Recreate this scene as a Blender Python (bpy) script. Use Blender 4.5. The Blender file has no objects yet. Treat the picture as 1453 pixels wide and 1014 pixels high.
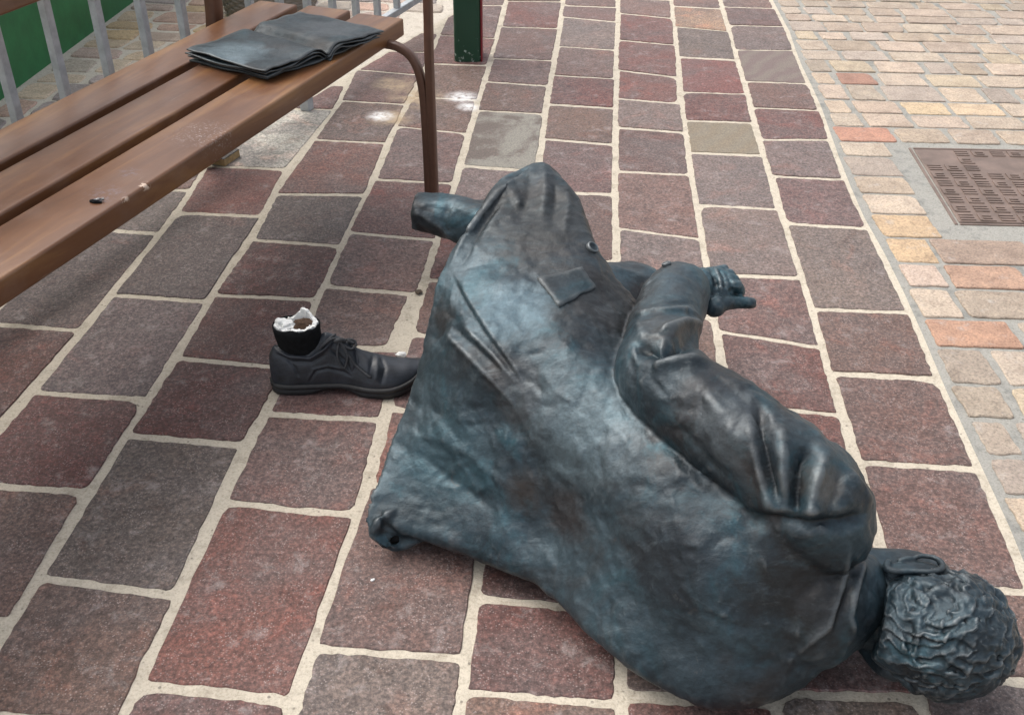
import bpy, bmesh, math, random
import numpy as np
from mathutils import Vector, noise
from mathutils.bvhtree import BVHTree

random.seed(7)
SC = bpy.context.scene
COL = SC.collection
R = math.radians

# ------------------------------------------------------------------ camera, light, exposure
F_PX, W_PX, H_PX = 1521.0, 1453.0, 1014.0
PITCH, ROLL, CAM_H = R(34.2), R(0.4), 1.3
cd = bpy.data.cameras.new('camera'); cam = bpy.data.objects.new('camera', cd); COL.objects.link(cam)
cam.location = (0, 0, CAM_H)
from mathutils import Matrix
cam.rotation_euler = (Matrix.Rotation(R(90) - PITCH, 3, 'X') @ Matrix.Rotation(ROLL, 3, 'Z')).to_euler()
cd.sensor_width = 36.0; cd.lens = F_PX / W_PX * 36.0
cd.clip_start = 0.05; cd.clip_end = 500
SC.camera = cam

SUN_EL, SUN_AZ = R(56), R(-62)          # azimuth measured from +Y towards +X
w = bpy.data.worlds.new('World'); SC.world = w; w.use_nodes = True
nt = w.node_tree; bg = nt.nodes['Background']
sky = nt.nodes.new('ShaderNodeTexSky'); sky.sky_type = 'NISHITA'; sky.sun_disc = False
sky.sun_elevation = SUN_EL; sky.sun_rotation = SUN_AZ
sky.air_density = 1.0; sky.dust_density = 4.0; sky.ozone_density = 0.6
hs = nt.nodes.new('ShaderNodeHueSaturation'); hs.inputs['Saturation'].default_value = 0.36
nt.links.new(sky.outputs[0], hs.inputs['Color']); nt.links.new(hs.outputs[0], bg.inputs[0]); bg.inputs[1].default_value = 0.15
sd = bpy.data.lights.new('sun', 'SUN'); so = bpy.data.objects.new('sun', sd); COL.objects.link(so)
sd.energy = 1.25; sd.angle = R(75); sd.color = (1.0, 0.93, 0.84)
sdir = Vector((math.sin(SUN_AZ) * math.cos(SUN_EL), math.cos(SUN_AZ) * math.cos(SUN_EL), math.sin(SUN_EL)))
so.rotation_euler = sdir.to_track_quat('Z', 'Y').to_euler()
SC.view_settings.view_transform = 'Standard'; SC.view_settings.look = 'None'
SC.view_settings.exposure = 0.80; SC.view_settings.gamma = 1.0; SC.view_settings.use_curve_mapping = False


def ray(u, v):
    x = (u - W_PX / 2) / F_PX; y = -(v - H_PX / 2) / F_PX
    x, y = x * math.cos(ROLL) - y * math.sin(ROLL), x * math.sin(ROLL) + y * math.cos(ROLL)
    c, s = math.cos(PITCH), math.sin(PITCH)
    return Vector((x, c + y * s, -s + y * c))


def P(u, v, z=0.0):
    """world point at height z that a survey ray from the photographer's eye meets"""
    d = ray(u, v)
    return Vector((0, 0, CAM_H)) + d * ((z - CAM_H) / d.z)


# ------------------------------------------------------------------ helpers
def tag(o, label=None, cat=None, group=None, kind=None):
    if label: o['label'] = label
    if cat: o['category'] = cat
    if group: o['group'] = group
    if kind: o['kind'] = kind
    return o


def empty(name, loc, label, cat, group=None):
    o = bpy.data.objects.new(name, None); COL.objects.link(o); o.location = loc
    o.empty_display_size = 0.05
    tag(o, label, cat, group)
    return o


def link(name, me, mat, parent=None, color=None):
    o = bpy.data.objects.new(name, me); COL.objects.link(o)
    if mat and not me.materials: me.materials.append(mat)
    if parent:
        o.parent = parent
        o.matrix_parent_inverse = Matrix.Translation(-parent.location)
    if color: o.color = (*color, 1)
    return o


def from_bm(name, bm, mat, parent=None, smooth=True, color=None):
    bmesh.ops.recalc_face_normals(bm, faces=bm.faces)
    me = bpy.data.meshes.new(name); bm.to_mesh(me); bm.free()
    if smooth: me.polygons.foreach_set('use_smooth', [True] * len(me.polygons))
    return link(name, me, mat, parent, color)


def box(bm, c, ex, ey, ez, bevel=0.0, segs=2):
    """box with centre c and half-extent vectors"""
    c, ex, ey, ez = Vector(c), Vector(ex), Vector(ey), Vector(ez)
    vs = [bm.verts.new(c + ex * a + ey * b + ez * d) for a in (-1, 1) for b in (-1, 1) for d in (-1, 1)]
    fs = [bm.faces.new([vs[i] for i in q]) for q in ((0, 1, 3, 2), (4, 6, 7, 5), (0, 4, 5, 1), (2, 3, 7, 6), (0, 2, 6, 4), (1, 5, 7, 3))]
    if bevel:
        es = list({e for f in fs for e in f.edges})
        bmesh.ops.bevel(bm, geom=es, offset=bevel, segments=segs, affect='EDGES', profile=0.6)


def crom(pts, n, closed=False):
    """Catmull-Rom resampling, n samples per span"""
    p = np.array([list(q) for q in pts], float); m = len(p); out = []
    spans = m if closed else m - 1
    for i in range(spans):
        if closed: a, b, c, d = p[(i - 1) % m], p[i], p[(i + 1) % m], p[(i + 2) % m]
        else: a, b, c, d = p[max(i - 1, 0)], p[i], p[i + 1], p[min(i + 2, m - 1)]
        for k in range(n):
            t = k / n
            out.append(0.5 * ((2 * b) + (c - a) * t + (2 * a - 5 * b + 4 * c - d) * t * t + (3 * b - a - 3 * c + d) * t ** 3))
    if not closed: out.append(p[-1])
    return np.array(out)


def loft(bm, rings, cap0=True, cap1=True):
    vr = [[bm.verts.new(tuple(p)) for p in r] for r in rings]
    m = len(vr[0])
    for i in range(len(vr) - 1):
        for j in range(m):
            bm.faces.new((vr[i][j], vr[i][(j + 1) % m], vr[i + 1][(j + 1) % m], vr[i + 1][j]))
    for flag, r in ((cap0, vr[0]), (cap1, vr[-1])):
        if flag:
            c = bm.verts.new(tuple(sum((v.co for v in r), Vector()) / m))
            for j in range(m): bm.faces.new((r[j], r[(j + 1) % m], c))
    return vr


def tube(bm, pts, radii, seg=16, n=6, roundends=True, flat=1.0, flatdir=None, squarish=2.0):
    """closed tube along a smooth path; radii per control point"""
    q = np.hstack([np.array([list(p) for p in pts], float), np.array(radii, float)[:, None]])
    s = crom(q, n) if len(q) > 2 or n > 1 else q
    path, rad = s[:, :3], s[:, 3]
    tang = np.gradient(path, axis=0)
    tang /= np.linalg.norm(tang, axis=1)[:, None] + 1e-12
    up = np.array(flatdir if flatdir is not None else (0.13, 0.21, 0.97), float)
    rings = []; prev = None
    for i in range(len(path)):
        t = tang[i]
        a = up if prev is None else prev
        a = a - t * (a @ t); na = np.linalg.norm(a)
        if na < 1e-6: a = np.array((1., 0, 0)) - t * t[0]; na = np.linalg.norm(a)
        a = a / na; b = np.cross(t, a); prev = a
        ring = []
        for k in range(seg):
            th = 2 * math.pi * k / seg
            c, sn = math.cos(th), math.sin(th)
            e = 2.0 / squarish
            ca = math.copysign(abs(c) ** e, c); sa = math.copysign(abs(sn) ** e, sn)
            ring.append(path[i] + rad[i] * (a * ca * flat + b * sa))
        rings.append((ring, path[i], t, rad[i]))
    out = [r[0] for r in rings]
    if roundends:
        def cap(r, sgn):
            ring, c, t, ra = r; res = []
            for k in (1, 2, 3):
                an = k * math.pi / 8
                res.append([c + (np.array(p) - c) * math.cos(an) + sgn * t * ra * math.sin(an) * min(1, flat + .3) for p in ring])
            return res
        out = cap(rings[0], -1)[::-1] + out + cap(rings[-1], 1)
    loft(bm, out)


def ball(bm, c, r, axes=None, sub=3):
    res = bmesh.ops.create_icosphere(bm, subdivisions=sub, radius=1.0)
    for v in res['verts']:
        p = v.co
        if axes is None: v.co = Vector(c) + p * r
        else: v.co = Vector(c) + Vector(axes[0]) * p.x * r[0] + Vector(axes[1]) * p.y * r[1] + Vector(axes[2]) * p.z * r[2]


def remeshed(bm, voxel, smooth_it=4):
    """voxel union of everything in bm; returns vertex array, polygons list and mesh"""
    bmesh.ops.recalc_face_normals(bm, faces=bm.faces)
    me = bpy.data.meshes.new('tmp'); bm.to_mesh(me); bm.free()
    o = bpy.data.objects.new('tmp', me); COL.objects.link(o)
    m = o.modifiers.new('r', 'REMESH'); m.mode = 'VOXEL'; m.voxel_size = voxel; m.adaptivity = 0.0
    if smooth_it:
        s = o.modifiers.new('s', 'SMOOTH'); s.iterations = smooth_it; s.factor = 0.5
    dg = bpy.context.evaluated_depsgraph_get(); dg.update()
    me2 = bpy.data.meshes.new_from_object(o.evaluated_get(dg))
    bpy.data.objects.remove(o); bpy.data.meshes.remove(me)
    return me2


def vco(me):
    a = np.empty(len(me.vertices) * 3, np.float32); me.vertices.foreach_get('co', a); return a.reshape(-1, 3).astype(float)


def vno(me):
    a = np.empty(len(me.vertices) * 3, np.float32); me.vertices.foreach_get('normal', a); return a.reshape(-1, 3).astype(float)


def vset(me, a):
    me.vertices.foreach_set('co', a.astype(np.float32).ravel()); me.update()


def bvh_of(me):
    vs = [v.co.copy() for v in me.vertices]; ps = [tuple(p.vertices) for p in me.polygons]
    return BVHTree.FromPolygons(vs, ps)


def on_surface(bvh, pts):
    res = []
    for u, v in pts:
        d = ray(u, v).normalized()
        hit = bvh.ray_cast(Vector((0, 0, CAM_H)), d)
        if hit[0] is not None: res.append(np.array(hit[0]))
    return res


def strokes(me, items):
    """modelling-tool strokes: each ((polyline px), radius, amplitude, kind)"""
    bvh = bvh_of(me)
    CO, NO = vco(me), vno(me)
    DISP = np.zeros(len(CO))
    for pl, r, amp, kind in items:
        dense = []
        for i in range(len(pl) - 1):
            for k in range(4):
                t = k / 4; dense.append((pl[i][0] * (1 - t) + pl[i + 1][0] * t, pl[i][1] * (1 - t) + pl[i + 1][1] * t))
        dense.append(pl[-1])
        pts = on_surface(bvh, dense)
        if len(pts) < 2: continue
        pa = np.array(pts); m_ = np.all((CO > pa.min(0) - 5 * r) & (CO < pa.max(0) + 5 * r), axis=1)
        sel = np.nonzero(m_)[0]
        co, no = CO[sel], NO[sel]; disp = np.zeros(len(sel))
        best = np.full(len(co), 1e9); side = np.zeros(len(co)); tt = np.zeros(len(co))
        for i in range(len(pts) - 1):
            a, b = pts[i], pts[i + 1]; ab = b - a; l2 = ab @ ab
            if l2 < 1e-9 or l2 > 0.02: continue
            t = np.clip(((co - a) @ ab) / l2, 0, 1)
            dv = co - (a + t[:, None] * ab); d = np.linalg.norm(dv, axis=1)
            m = d < best
            best[m] = d[m]; tt[m] = (i + t[m]) / (len(pts) - 1)
            if kind == 'step':
                sd_ = np.einsum('ij,ij->i', np.cross(ab[None, :], dv), no)
                side[m] = np.sign(sd_[m])
        env = np.clip(np.minimum(tt, 1 - tt) * 5 + 0.25, 0, 1)
        if kind == 'step':
            x = best / r
            disp += amp * side * np.exp(-x * 1.2) * (1 - np.exp(-(best / (r * 0.12)))) * env * (x < 5)
        else:
            disp += amp * np.exp(-(best / r) ** (1.6 if amp < 0 else 1.8)) * env
        DISP[sel] += disp
    vset(me, CO + NO * DISP[:, None])


def lumpy(me, scale, amp, seed=0.0, octaves=3, ridge=False):
    co, no = vco(me), vno(me)
    d = np.empty(len(co))
    for i, c in enumerate(co):
        q = Vector((c[0] * scale + seed, c[1] * scale - seed, c[2] * scale + 2 * seed))
        d[i] = (noise.hetero_terrain(q, 1.0, 2.0, octaves, 0.7) - 0.7) if ridge else noise.fractal(q, 1.0, 2.0, octaves)
    vset(me, co + no * (d * amp)[:, None])


def toolmarks(me, n, seed, bias, rr=(.005, .010), amp=(.0010, .0026), ln=(.03, .09)):
    """short strokes of the modelling knife, scattered over the whole form"""
    rng = np.random.RandomState(seed)
    CO, NO = vco(me), vno(me); D = np.zeros(len(CO)); bias = np.array(bias, float)
    for i in rng.randint(0, len(CO), n):
        t = bias * (1.0 if rng.rand() < .7 else -.3) + rng.normal(0, .55, 3); t -= NO[i] * (t @ NO[i]); t /= np.linalg.norm(t) + 1e-9
        L = rng.uniform(*ln); r = rng.uniform(*rr); a = rng.uniform(*amp) * (1 if rng.rand() < .5 else -1)
        d0 = CO - CO[i]
        sel = np.nonzero(np.einsum('ij,ij->i', d0, d0) < (L * .6 + 3 * r) ** 2)[0]
        d = d0[sel]; al = d @ t
        dist = np.linalg.norm(d - np.clip(al, -L / 2, L / 2)[:, None] * t, axis=1)
        D[sel] += a * np.exp(-(dist / r) ** 1.5) * np.clip(1.15 - np.abs(al) / (L / 2), 0, 1)
    vset(me, CO + NO * D[:, None])


def pellets(me, scale, amp, seed):
    """clay pressed on in lumps: shallow domes with creases between them"""
    co, no = vco(me), vno(me); d = np.empty(len(co))
    for i, c in enumerate(co):
        q = Vector((c[0] * scale + seed, c[1] * scale, c[2] * scale)); q += Vector((noise.noise(q * .7), noise.noise(q * .7 + Vector((5, 2, 1))), noise.noise(q * .7 + Vector((1, 9, 4))))) * .8
        ds = noise.voronoi(q)[0]
        d[i] = -min(ds[0], .8) + 0.35 * min(ds[1] - ds[0], .35)
    vset(me, co + no * (d * amp)[:, None])


# ------------------------------------------------------------------ materials
def new_mat(name):
    m = bpy.data.materials.new(name); m.use_nodes = True
    t = m.node_tree; b = t.nodes['Principled BSDF']
    return m, t, b


def N(t, kind, **kw):
    n = t.nodes.new(kind)
    for k, v in kw.items():
        if isinstance(k, str) and hasattr(n, k): setattr(n, k, v)
        else: n.inputs[k].default_value = v
    return n


def noise_n(t, scale, detail=4, rough=0.55, vec=None, dist=0.0):
    n = t.nodes.new('ShaderNodeTexNoise'); n.inputs['Scale'].default_value = scale
    n.inputs['Detail'].default_value = detail; n.inputs['Roughness'].default_value = rough; n.inputs['Distortion'].default_value = dist
    if vec is not None: t.links.new(vec, n.inputs['Vector'])
    return n


def ramp(t, src, stops):
    r = t.nodes.new('ShaderNodeValToRGB'); t.links.new(src, r.inputs[0])
    e = r.color_ramp.elements
    while len(e) > 1: e.remove(e[-1])
    for i, (p, c) in enumerate(stops):
        el = e[0] if i == 0 else e.new(p)
        el.position = p; el.color = (*c, 1) if len(c) == 3 else c
    return r


def mixc(t, fac, a, b, mode='MIX'):
    m = t.nodes.new('ShaderNodeMix'); m.data_type = 'RGBA'; m.blend_type = mode
    for s, i in ((fac, 0), (a, 6), (b, 7)):
        if isinstance(s, (int, float)): m.inputs[i].default_value = s
        elif isinstance(s, tuple): m.inputs[i].default_value = (*s, 1)
        else: t.links.new(s, m.inputs[i])
    return m.outputs[2]


def math_n(t, op, a, b=None, clamp=False):
    m = t.nodes.new('ShaderNodeMath'); m.operation = op; m.use_clamp = clamp
    for i, s in enumerate((a, b)):
        if s is None: continue
        if isinstance(s, (int, float)): m.inputs[i].default_value = s
        else: t.links.new(s, m.inputs[i])
    return m.outputs[0]


def bump(t, b, height, strength, dist, prev=None):
    n = t.nodes.new('ShaderNodeBump'); n.inputs['Strength'].default_value = strength; n.inputs['Distance'].default_value = dist
    t.links.new(height, n.inputs['Height'])
    if prev is not None: t.links.new(prev, n.inputs['Normal'])
    if b is not None: t.links.new(n.outputs[0], b.inputs['Normal'])
    return n.outputs[0]


def wpos(t):
    return t.nodes.new('ShaderNodeNewGeometry').outputs['Position']


def shifted(t, amount=40.0):
    """world position offset by the object's own random number, so pieces differ"""
    g = wpos(t); oi = t.nodes.new('ShaderNodeObjectInfo')
    mul = t.nodes.new('ShaderNodeVectorMath'); mul.operation = 'SCALE'
    cv = t.nodes.new('ShaderNodeCombineXYZ')
    for i in range(3): t.links.new(oi.outputs['Random'], cv.inputs[i])
    t.links.new(cv.outputs[0], mul.inputs[0]); mul.inputs['Scale'].default_value = amount
    ad = t.nodes.new('ShaderNodeVectorMath'); ad.operation = 'ADD'
    t.links.new(g, ad.inputs[0]); t.links.new(mul.outputs[0], ad.inputs[1])
    return ad.outputs[0], oi


def spot(t, pos, c, r, soft=0.5):
    """0..1 mask of a stain around a world point on the paving"""
    d = t.nodes.new('ShaderNodeVectorMath'); d.operation = 'DISTANCE'
    t.links.new(pos, d.inputs[0]); d.inputs[1].default_value = tuple(c)
    mr = t.nodes.new('ShaderNodeMapRange'); mr.interpolation_type = 'SMOOTHSTEP'
    t.links.new(d.outputs['Value'], mr.inputs[0])
    mr.inputs[1].default_value = r; mr.inputs[2].default_value = r * (1 - soft); mr.inputs[3].default_value = 0; mr.inputs[4].default_value = 1
    return mr.outputs[0]


SAND = [(P(592, 140), 0.13), (P(555, 168), 0.09), (P(560, 120), 0.10)]
POWDER = [(P(655, 138), 0.075), (P(664, 152), 0.05), (P(540, 165), 0.06)]


def stains(t, col, pos):
    nz = noise_n(t, 14, 5, 0.65, pos)
    nz2 = noise_n(t, 45, 4, 0.7, pos)
    for c, r in SAND:
        f = math_n(t, 'MULTIPLY', spot(t, pos, c, r, 0.75), ramp(t, nz.outputs[0], [(0.36, (0, 0, 0)), (0.6, (1, 1, 1))]).outputs[0])
        col = mixc(t, math_n(t, 'MULTIPLY', f, 0.85), col, (0.40, 0.30, 0.19))
    for c, r in POWDER:
        f = math_n(t, 'MULTIPLY', spot(t, pos, c, r, 0.85), ramp(t, nz2.outputs[0], [(0.3, (0, 0, 0)), (0.55, (1, 1, 1))]).outputs[0])
        col = mixc(t, math_n(t, 'MULTIPLY', f, 0.9), col, (0.80, 0.79, 0.78))
    return col


def stone_material():
    m, t, b = new_mat('porphyry')
    v, oi = shifted(t)
    pos = wpos(t)
    base = oi.outputs['Color']
    big = noise_n(t, 5.0, 5, 0.6, v, 0.6)
    col = mixc(t, ramp(t, big.outputs[0], [(0.38, (0, 0, 0)), (0.66, (1, 1, 1))]).outputs[0], base,
               mixc(t, 0.6, base, (0.100, 0.084, 0.080)))
    col = mixc(t, ramp(t, noise_n(t, 9, 4, 0.6, v, 0.8).outputs[0], [(0.56, (0, 0, 0)), (0.72, (0.55, 0.55, 0.55))]).outputs[0], col,
               mixc(t, 1.0, base, (1.45, 1.05, 0.95), 'MULTIPLY'))
    mo = noise_n(t, 13, 7, 0.7, v, 1.0)
    col = mixc(t, 0.8, col, ramp(t, mo.outputs[0], [(0.30, (0.62, 0.50, 0.46)), (0.45, (1, 1, 1)), (0.56, (1.0, 0.98, 0.98)), (0.70, (1.38, 1.40, 1.42))]).outputs[0], 'MULTIPLY')
    # grainy matrix
    g1 = noise_n(t, 140, 4, 0.75, v)
    col = mixc(t, 1.0, col, ramp(t, g1.outputs[0], [(0.30, (0.35, 0.35, 0.36)), (0.5, (1, 1, 1)), (0.70, (2.0, 1.9, 1.85))]).outputs[0], 'MULTIPLY')
    g2 = noise_n(t, 60, 4, 0.7, v)
    col = mixc(t, 0.6, col, ramp(t, g2.outputs[0], [(0.3, (0.62, 0.6, 0.6)), (0.5, (1, 1, 1)), (0.72, (1.4, 1.38, 1.36))]).outputs[0], 'MULTIPLY')
    # pale feldspar crystals and dusty scuffs
    vo = t.nodes.new('ShaderNodeTexVoronoi'); vo.inputs['Scale'].default_value = 210; t.links.new(v, vo.inputs['Vector'])
    sp = ramp(t, vo.outputs['Distance'], [(0.16, (1, 1, 1)), (0.34, (0, 0, 0))])
    sel = ramp(t, noise_n(t, 35, 3, 0.6, v).outputs[0], [(0.40, (0.1, 0.1, 0.1)), (0.62, (1, 1, 1))])
    col = mixc(t, math_n(t, 'MULTIPLY', math_n(t, 'MULTIPLY', sp.outputs[0], sel.outputs[0]), 0.40), col, (0.50, 0.43, 0.41))
    du = noise_n(t, 19, 9, 0.78, v, 0.25)
    col = mixc(t, ramp(t, du.outputs[0], [(0.55, (0, 0, 0)), (0.72, (0.6, 0.6, 0.6))]).outputs[0], col, (0.38, 0.335, 0.32))
    col = stains(t, col, pos)
    t.links.new(col, b.inputs['Base Color'])
    b.inputs['Roughness'].default_value = 0.66; b.inputs['Specular IOR Level'].default_value = 0.42
    b.inputs['Sheen Weight'].default_value = 0.06; b.inputs['Sheen Roughness'].default_value = 0.5
    h = bump(t, None, g2.outputs[0], 0.55, 0.004)
    h = bump(t, None, noise_n(t, 18, 4, 0.6, v).outputs[0], 0.35, 0.01, h)
    bump(t, b, g1.outputs[0], 0.35, 0.0015, h)
    return m


def veined_material():
    """slab with layered grey-green bands"""
    m, t, b = new_mat('banded_porphyry')
    v, oi = shifted(t)
    wv = t.nodes.new('ShaderNodeTexWave'); wv.inputs['Scale'].default_value = 4.5; wv.inputs['Distortion'].default_value = 7; wv.inputs['Detail'].default_value = 4
    wv.inputs['Detail Scale'].default_value = 1.4
    mp = t.nodes.new('ShaderNodeMapping'); mp.inputs['Rotation'].default_value = (0, 0, 0.6); t.links.new(v, mp.inputs[0]); t.links.new(mp.outputs[0], wv.inputs['Vector'])
    base = oi.outputs['Color']
    col = mixc(t, ramp(t, wv.outputs[0], [(0.1, (0, 0, 0)), (0.95, (1, 1, 1))]).outputs[0], base, mixc(t, 0.4, base, (0.20, 0.18, 0.14)))
    g1 = noise_n(t, 230, 3, 0.7, v)
    col = mixc(t, 0.85, col, ramp(t, g1.outputs[0], [(0.28, (0.5, 0.5, 0.5)), (0.5, (1, 1, 1)), (0.74, (1.6, 1.55, 1.5))]).outputs[0], 'MULTIPLY')
    t.links.new(col, b.inputs['Base Color']); b.inputs['Roughness'].default_value = 0.6
    bump(t, b, noise_n(t, 60, 4, 0.7, v).outputs[0], 0.5, 0.004)
    return m


def patch_material():
    """stone with one broad patch of another tone, colour in from object"""
    m, t, b = new_mat('patched_porphyry')
    v, oi = shifted(t)
    base = oi.outputs['Color']
    pn = noise_n(t, 4.0, 7, 0.62, v, 0.3)
    pale = mixc(t, oi.outputs['Alpha'], (0.215, 0.20, 0.17), (0.215, 0.20, 0.17))
    col = mixc(t, ramp(t, pn.outputs[0], [(0.48, (0, 0, 0)), (0.54, (1, 1, 1))]).outputs[0], base, pale)
    g1 = noise_n(t, 230, 3, 0.7, v)
    col = mixc(t, 0.85, col, ramp(t, g1.outputs[0], [(0.28, (0.5, 0.5, 0.5)), (0.5, (1, 1, 1)), (0.74, (1.6, 1.55, 1.5))]).outputs[0], 'MULTIPLY')
    g2 = noise_n(t, 60, 4, 0.7, v)
    t.links.new(col, b.inputs['Base Color']); b.inputs['Roughness'].default_value = 0.62
    bump(t, b, g2.outputs[0], 0.5, 0.004)
    return m


def mortar_material(name, c1, c2, dark):
    m, t, b = new_mat(name)
    pos = wpos(t)
    col = mixc(t, noise_n(t, 4, 5, 0.65, pos).outputs[0], c1, c2)
    col = mixc(t, ramp(t, noise_n(t, 22, 5, 0.7, pos).outputs[0], [(0.5, (0, 0, 0)), (0.75, (0.6, 0.6, 0.6))]).outputs[0], col, dark)
    gv = t.nodes.new('ShaderNodeTexVoronoi'); gv.inputs['Scale'].default_value = 75; t.links.new(pos, gv.inputs['Vector'])
    gm = math_n(t, 'MULTIPLY', ramp(t, gv.outputs['Distance'], [(0.14, (1, 1, 1)), (0.24, (0, 0, 0))]).outputs[0], ramp(t, noise_n(t, 30, 3, 0.6, pos).outputs[0], [(0.52, (0, 0, 0)), (0.6, (1, 1, 1))]).outputs[0])
    col = mixc(t, math_n(t, 'MULTIPLY', gm, 0.7), col, (0.13, 0.115, 0.10))
    col = mixc(t, ramp(t, noise_n(t, 11, 6, 0.7, pos).outputs[0], [(0.54, (0, 0, 0)), (0.72, (0.55, 0.55, 0.55))]).outputs[0], col, dark)
    g = noise_n(t, 260, 3, 0.7, pos)
    col = mixc(t, 0.8, col, ramp(t, g.outputs[0], [(0.28, (0.62, 0.6, 0.57)), (0.5, (1, 1, 1)), (0.75, (1.16, 1.16, 1.16))]).outputs[0], 'MULTIPLY')
    col = stains(t, col, pos)
    t.links.new(col, b.inputs['Base Color']); b.inputs['Roughness'].default_value = 0.85
    b.inputs['Specular IOR Level'].default_value = 0.25
    h = bump(t, None, g.outputs[0], 0.5, 0.002)
    bump(t, b, noise_n(t, 45, 4, 0.65, pos).outputs[0], 0.6, 0.006, h)
    return m


def brick_material():
    m, t, b = new_mat('sett')
    v, oi = shifted(t)
    base = oi.outputs['Color']
    n1 = noise_n(t, 16, 5, 0.65, v, 0.6)
    col = mixc(t, 0.9, base, ramp(t, n1.outputs[0], [(0.3, (0.75, 0.72, 0.70)), (0.5, (1, 1, 1)), (0.7, (1.22, 1.2, 1.16))]).outputs[0], 'MULTIPLY')
    g = noise_n(t, 170, 4, 0.75, v)
    col = mixc(t, 0.9, col, ramp(t, g.outputs[0], [(0.3, (0.45, 0.43, 0.42)), (0.5, (1, 1, 1)), (0.72, (1.35, 1.3, 1.25))]).outputs[0], 'MULTIPLY')
    col = mixc(t, ramp(t, noise_n(t, 28, 6, 0.7, v).outputs[0], [(0.58, (0, 0, 0)), (0.72, (0.45, 0.45, 0.45))]).outputs[0], col, (0.45, 0.42, 0.39))
    t.links.new(col, b.inputs['Base Color']); b.inputs['Roughness'].default_value = 0.7
    h = bump(t, None, g.outputs[0], 0.5, 0.003)
    bump(t, b, noise_n(t, 40, 4, 0.65, v).outputs[0], 0.6, 0.008, h)
    return m


def bronze_material(name, bright=1.0, spots=()):
    m, t, b = new_mat(name)
    pos = wpos(t)
    n1 = noise_n(t, 4.5, 6, 0.56, pos, 0.8)
    col = ramp(t, n1.outputs[0], [(0.28, (0.010, 0.014, 0.018)), (0.42, (0.020, 0.032, 0.041)), (0.54, (0.035, 0.058, 0.072)), (0.68, (0.062, 0.094, 0.112)), (0.80, (0.11, 0.14, 0.155))]).outputs[0]
    col = mixc(t, ramp(t, noise_n(t, 5.5, 6, 0.58, pos, 0.9).outputs[0], [(0.50, (0, 0, 0)), (0.70, (0.75, 0.75, 0.75))]).outputs[0], col, (0.036, 0.026, 0.022))
    col = mixc(t, ramp(t, noise_n(t, 9, 6, 0.60, pos, 1.0).outputs[0], [(0.52, (0, 0, 0)), (0.74, (0.75, 0.75, 0.75))]).outputs[0], col, (0.032, 0.102, 0.132))
    edge = noise_n(t, 22, 6, 0.7, pos, 0.8)
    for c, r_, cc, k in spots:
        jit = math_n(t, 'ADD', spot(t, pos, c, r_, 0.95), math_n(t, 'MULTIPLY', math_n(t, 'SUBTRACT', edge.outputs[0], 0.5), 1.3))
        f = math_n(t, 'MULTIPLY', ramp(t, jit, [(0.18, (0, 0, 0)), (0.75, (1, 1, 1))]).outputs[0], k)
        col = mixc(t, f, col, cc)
    # dry-brushed streaks
    mp = t.nodes.new('ShaderNodeMapping'); mp.inputs['Rotation'].default_value = (0.4, 0.5, 0.75); mp.inputs['Scale'].default_value = (14, 48, 40)
    t.links.new(pos, mp.inputs[0])
    st = noise_n(t, 1.0, 7, 0.74, mp.outputs[0], 0.6)
    msk = ramp(t, noise_n(t, 8, 4, 0.6, pos).outputs[0], [(0.42, (0.15, 0.15, 0.15)), (0.62, (1, 1, 1))])
    col = mixc(t, math_n(t, 'MULTIPLY', ramp(t, st.outputs[0], [(0.54, (0, 0, 0)), (0.74, (0.42, 0.42, 0.42))]).outputs[0], msk.outputs[0]), col, (0.17, 0.205, 0.22))
    spk = noise_n(t, 120, 3, 0.7, pos)
    col = mixc(t, 0.8, col, ramp(t, spk.outputs[0], [(0.3, (0.75, 0.75, 0.75)), (0.5, (1, 1, 1)), (0.72, (1.3, 1.3, 1.3))]).outputs[0], 'MULTIPLY')
    # rubbed ridges, and near-black in concave creases
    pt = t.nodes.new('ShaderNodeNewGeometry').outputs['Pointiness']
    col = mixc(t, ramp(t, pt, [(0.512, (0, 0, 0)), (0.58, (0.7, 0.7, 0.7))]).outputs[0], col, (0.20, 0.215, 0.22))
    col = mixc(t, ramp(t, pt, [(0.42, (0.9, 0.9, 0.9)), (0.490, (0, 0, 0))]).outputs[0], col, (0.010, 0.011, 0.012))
    if bright != 1.0: col = mixc(t, 1.0, col, (bright, bright, bright), 'MULTIPLY')
    t.links.new(col, b.inputs['Base Color'])
    b.inputs['Metallic'].default_value = 0.45
    rg = ramp(t, noise_n(t, 13, 5, 0.65, pos).outputs[0], [(0.35, (0.35, 0.35, 0.35)), (0.65, (0.55, 0.55, 0.55))])
    t.links.new(rg.outputs[0], b.inputs['Roughness'])
    b.inputs['Specular IOR Level'].default_value = 0.5
    h = bump(t, None, st.outputs[0], 0.35, 0.003)
    h = bump(t, None, noise_n(t, 26, 6, 0.58, pos, 0.2).outputs[0], 0.32, 0.008, h)
    bump(t, b, noise_n(t, 170, 3, 0.6, pos).outputs[0], 0.25, 0.0012, h)
    return m


def plain(name, c, rough=0.5, metal=0.0, spec=0.5, var=0.25, scale=20, bstr=0.15, bdist=0.002, bscale=120):
    m, t, b = new_mat(name)
    pos = wpos(t)
    n = noise_n(t, scale, 5, 0.65, pos)
    lo = 1 - var; hi = 1 + var
    col = mixc(t, 1.0, c, ramp(t, n.outputs[0], [(0.3, (lo, lo, lo)), (0.7, (hi, hi, hi))]).outputs[0], 'MULTIPLY')
    t.links.new(col, b.inputs['Base Color'])
    b.inputs['Roughness'].default_value = rough; b.inputs['Metallic'].default_value = metal; b.inputs['Specular IOR Level'].default_value = spec
    if bstr: bump(t, b, noise_n(t, bscale, 4, 0.6, pos).outputs[0], bstr, bdist)
    return m


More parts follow.
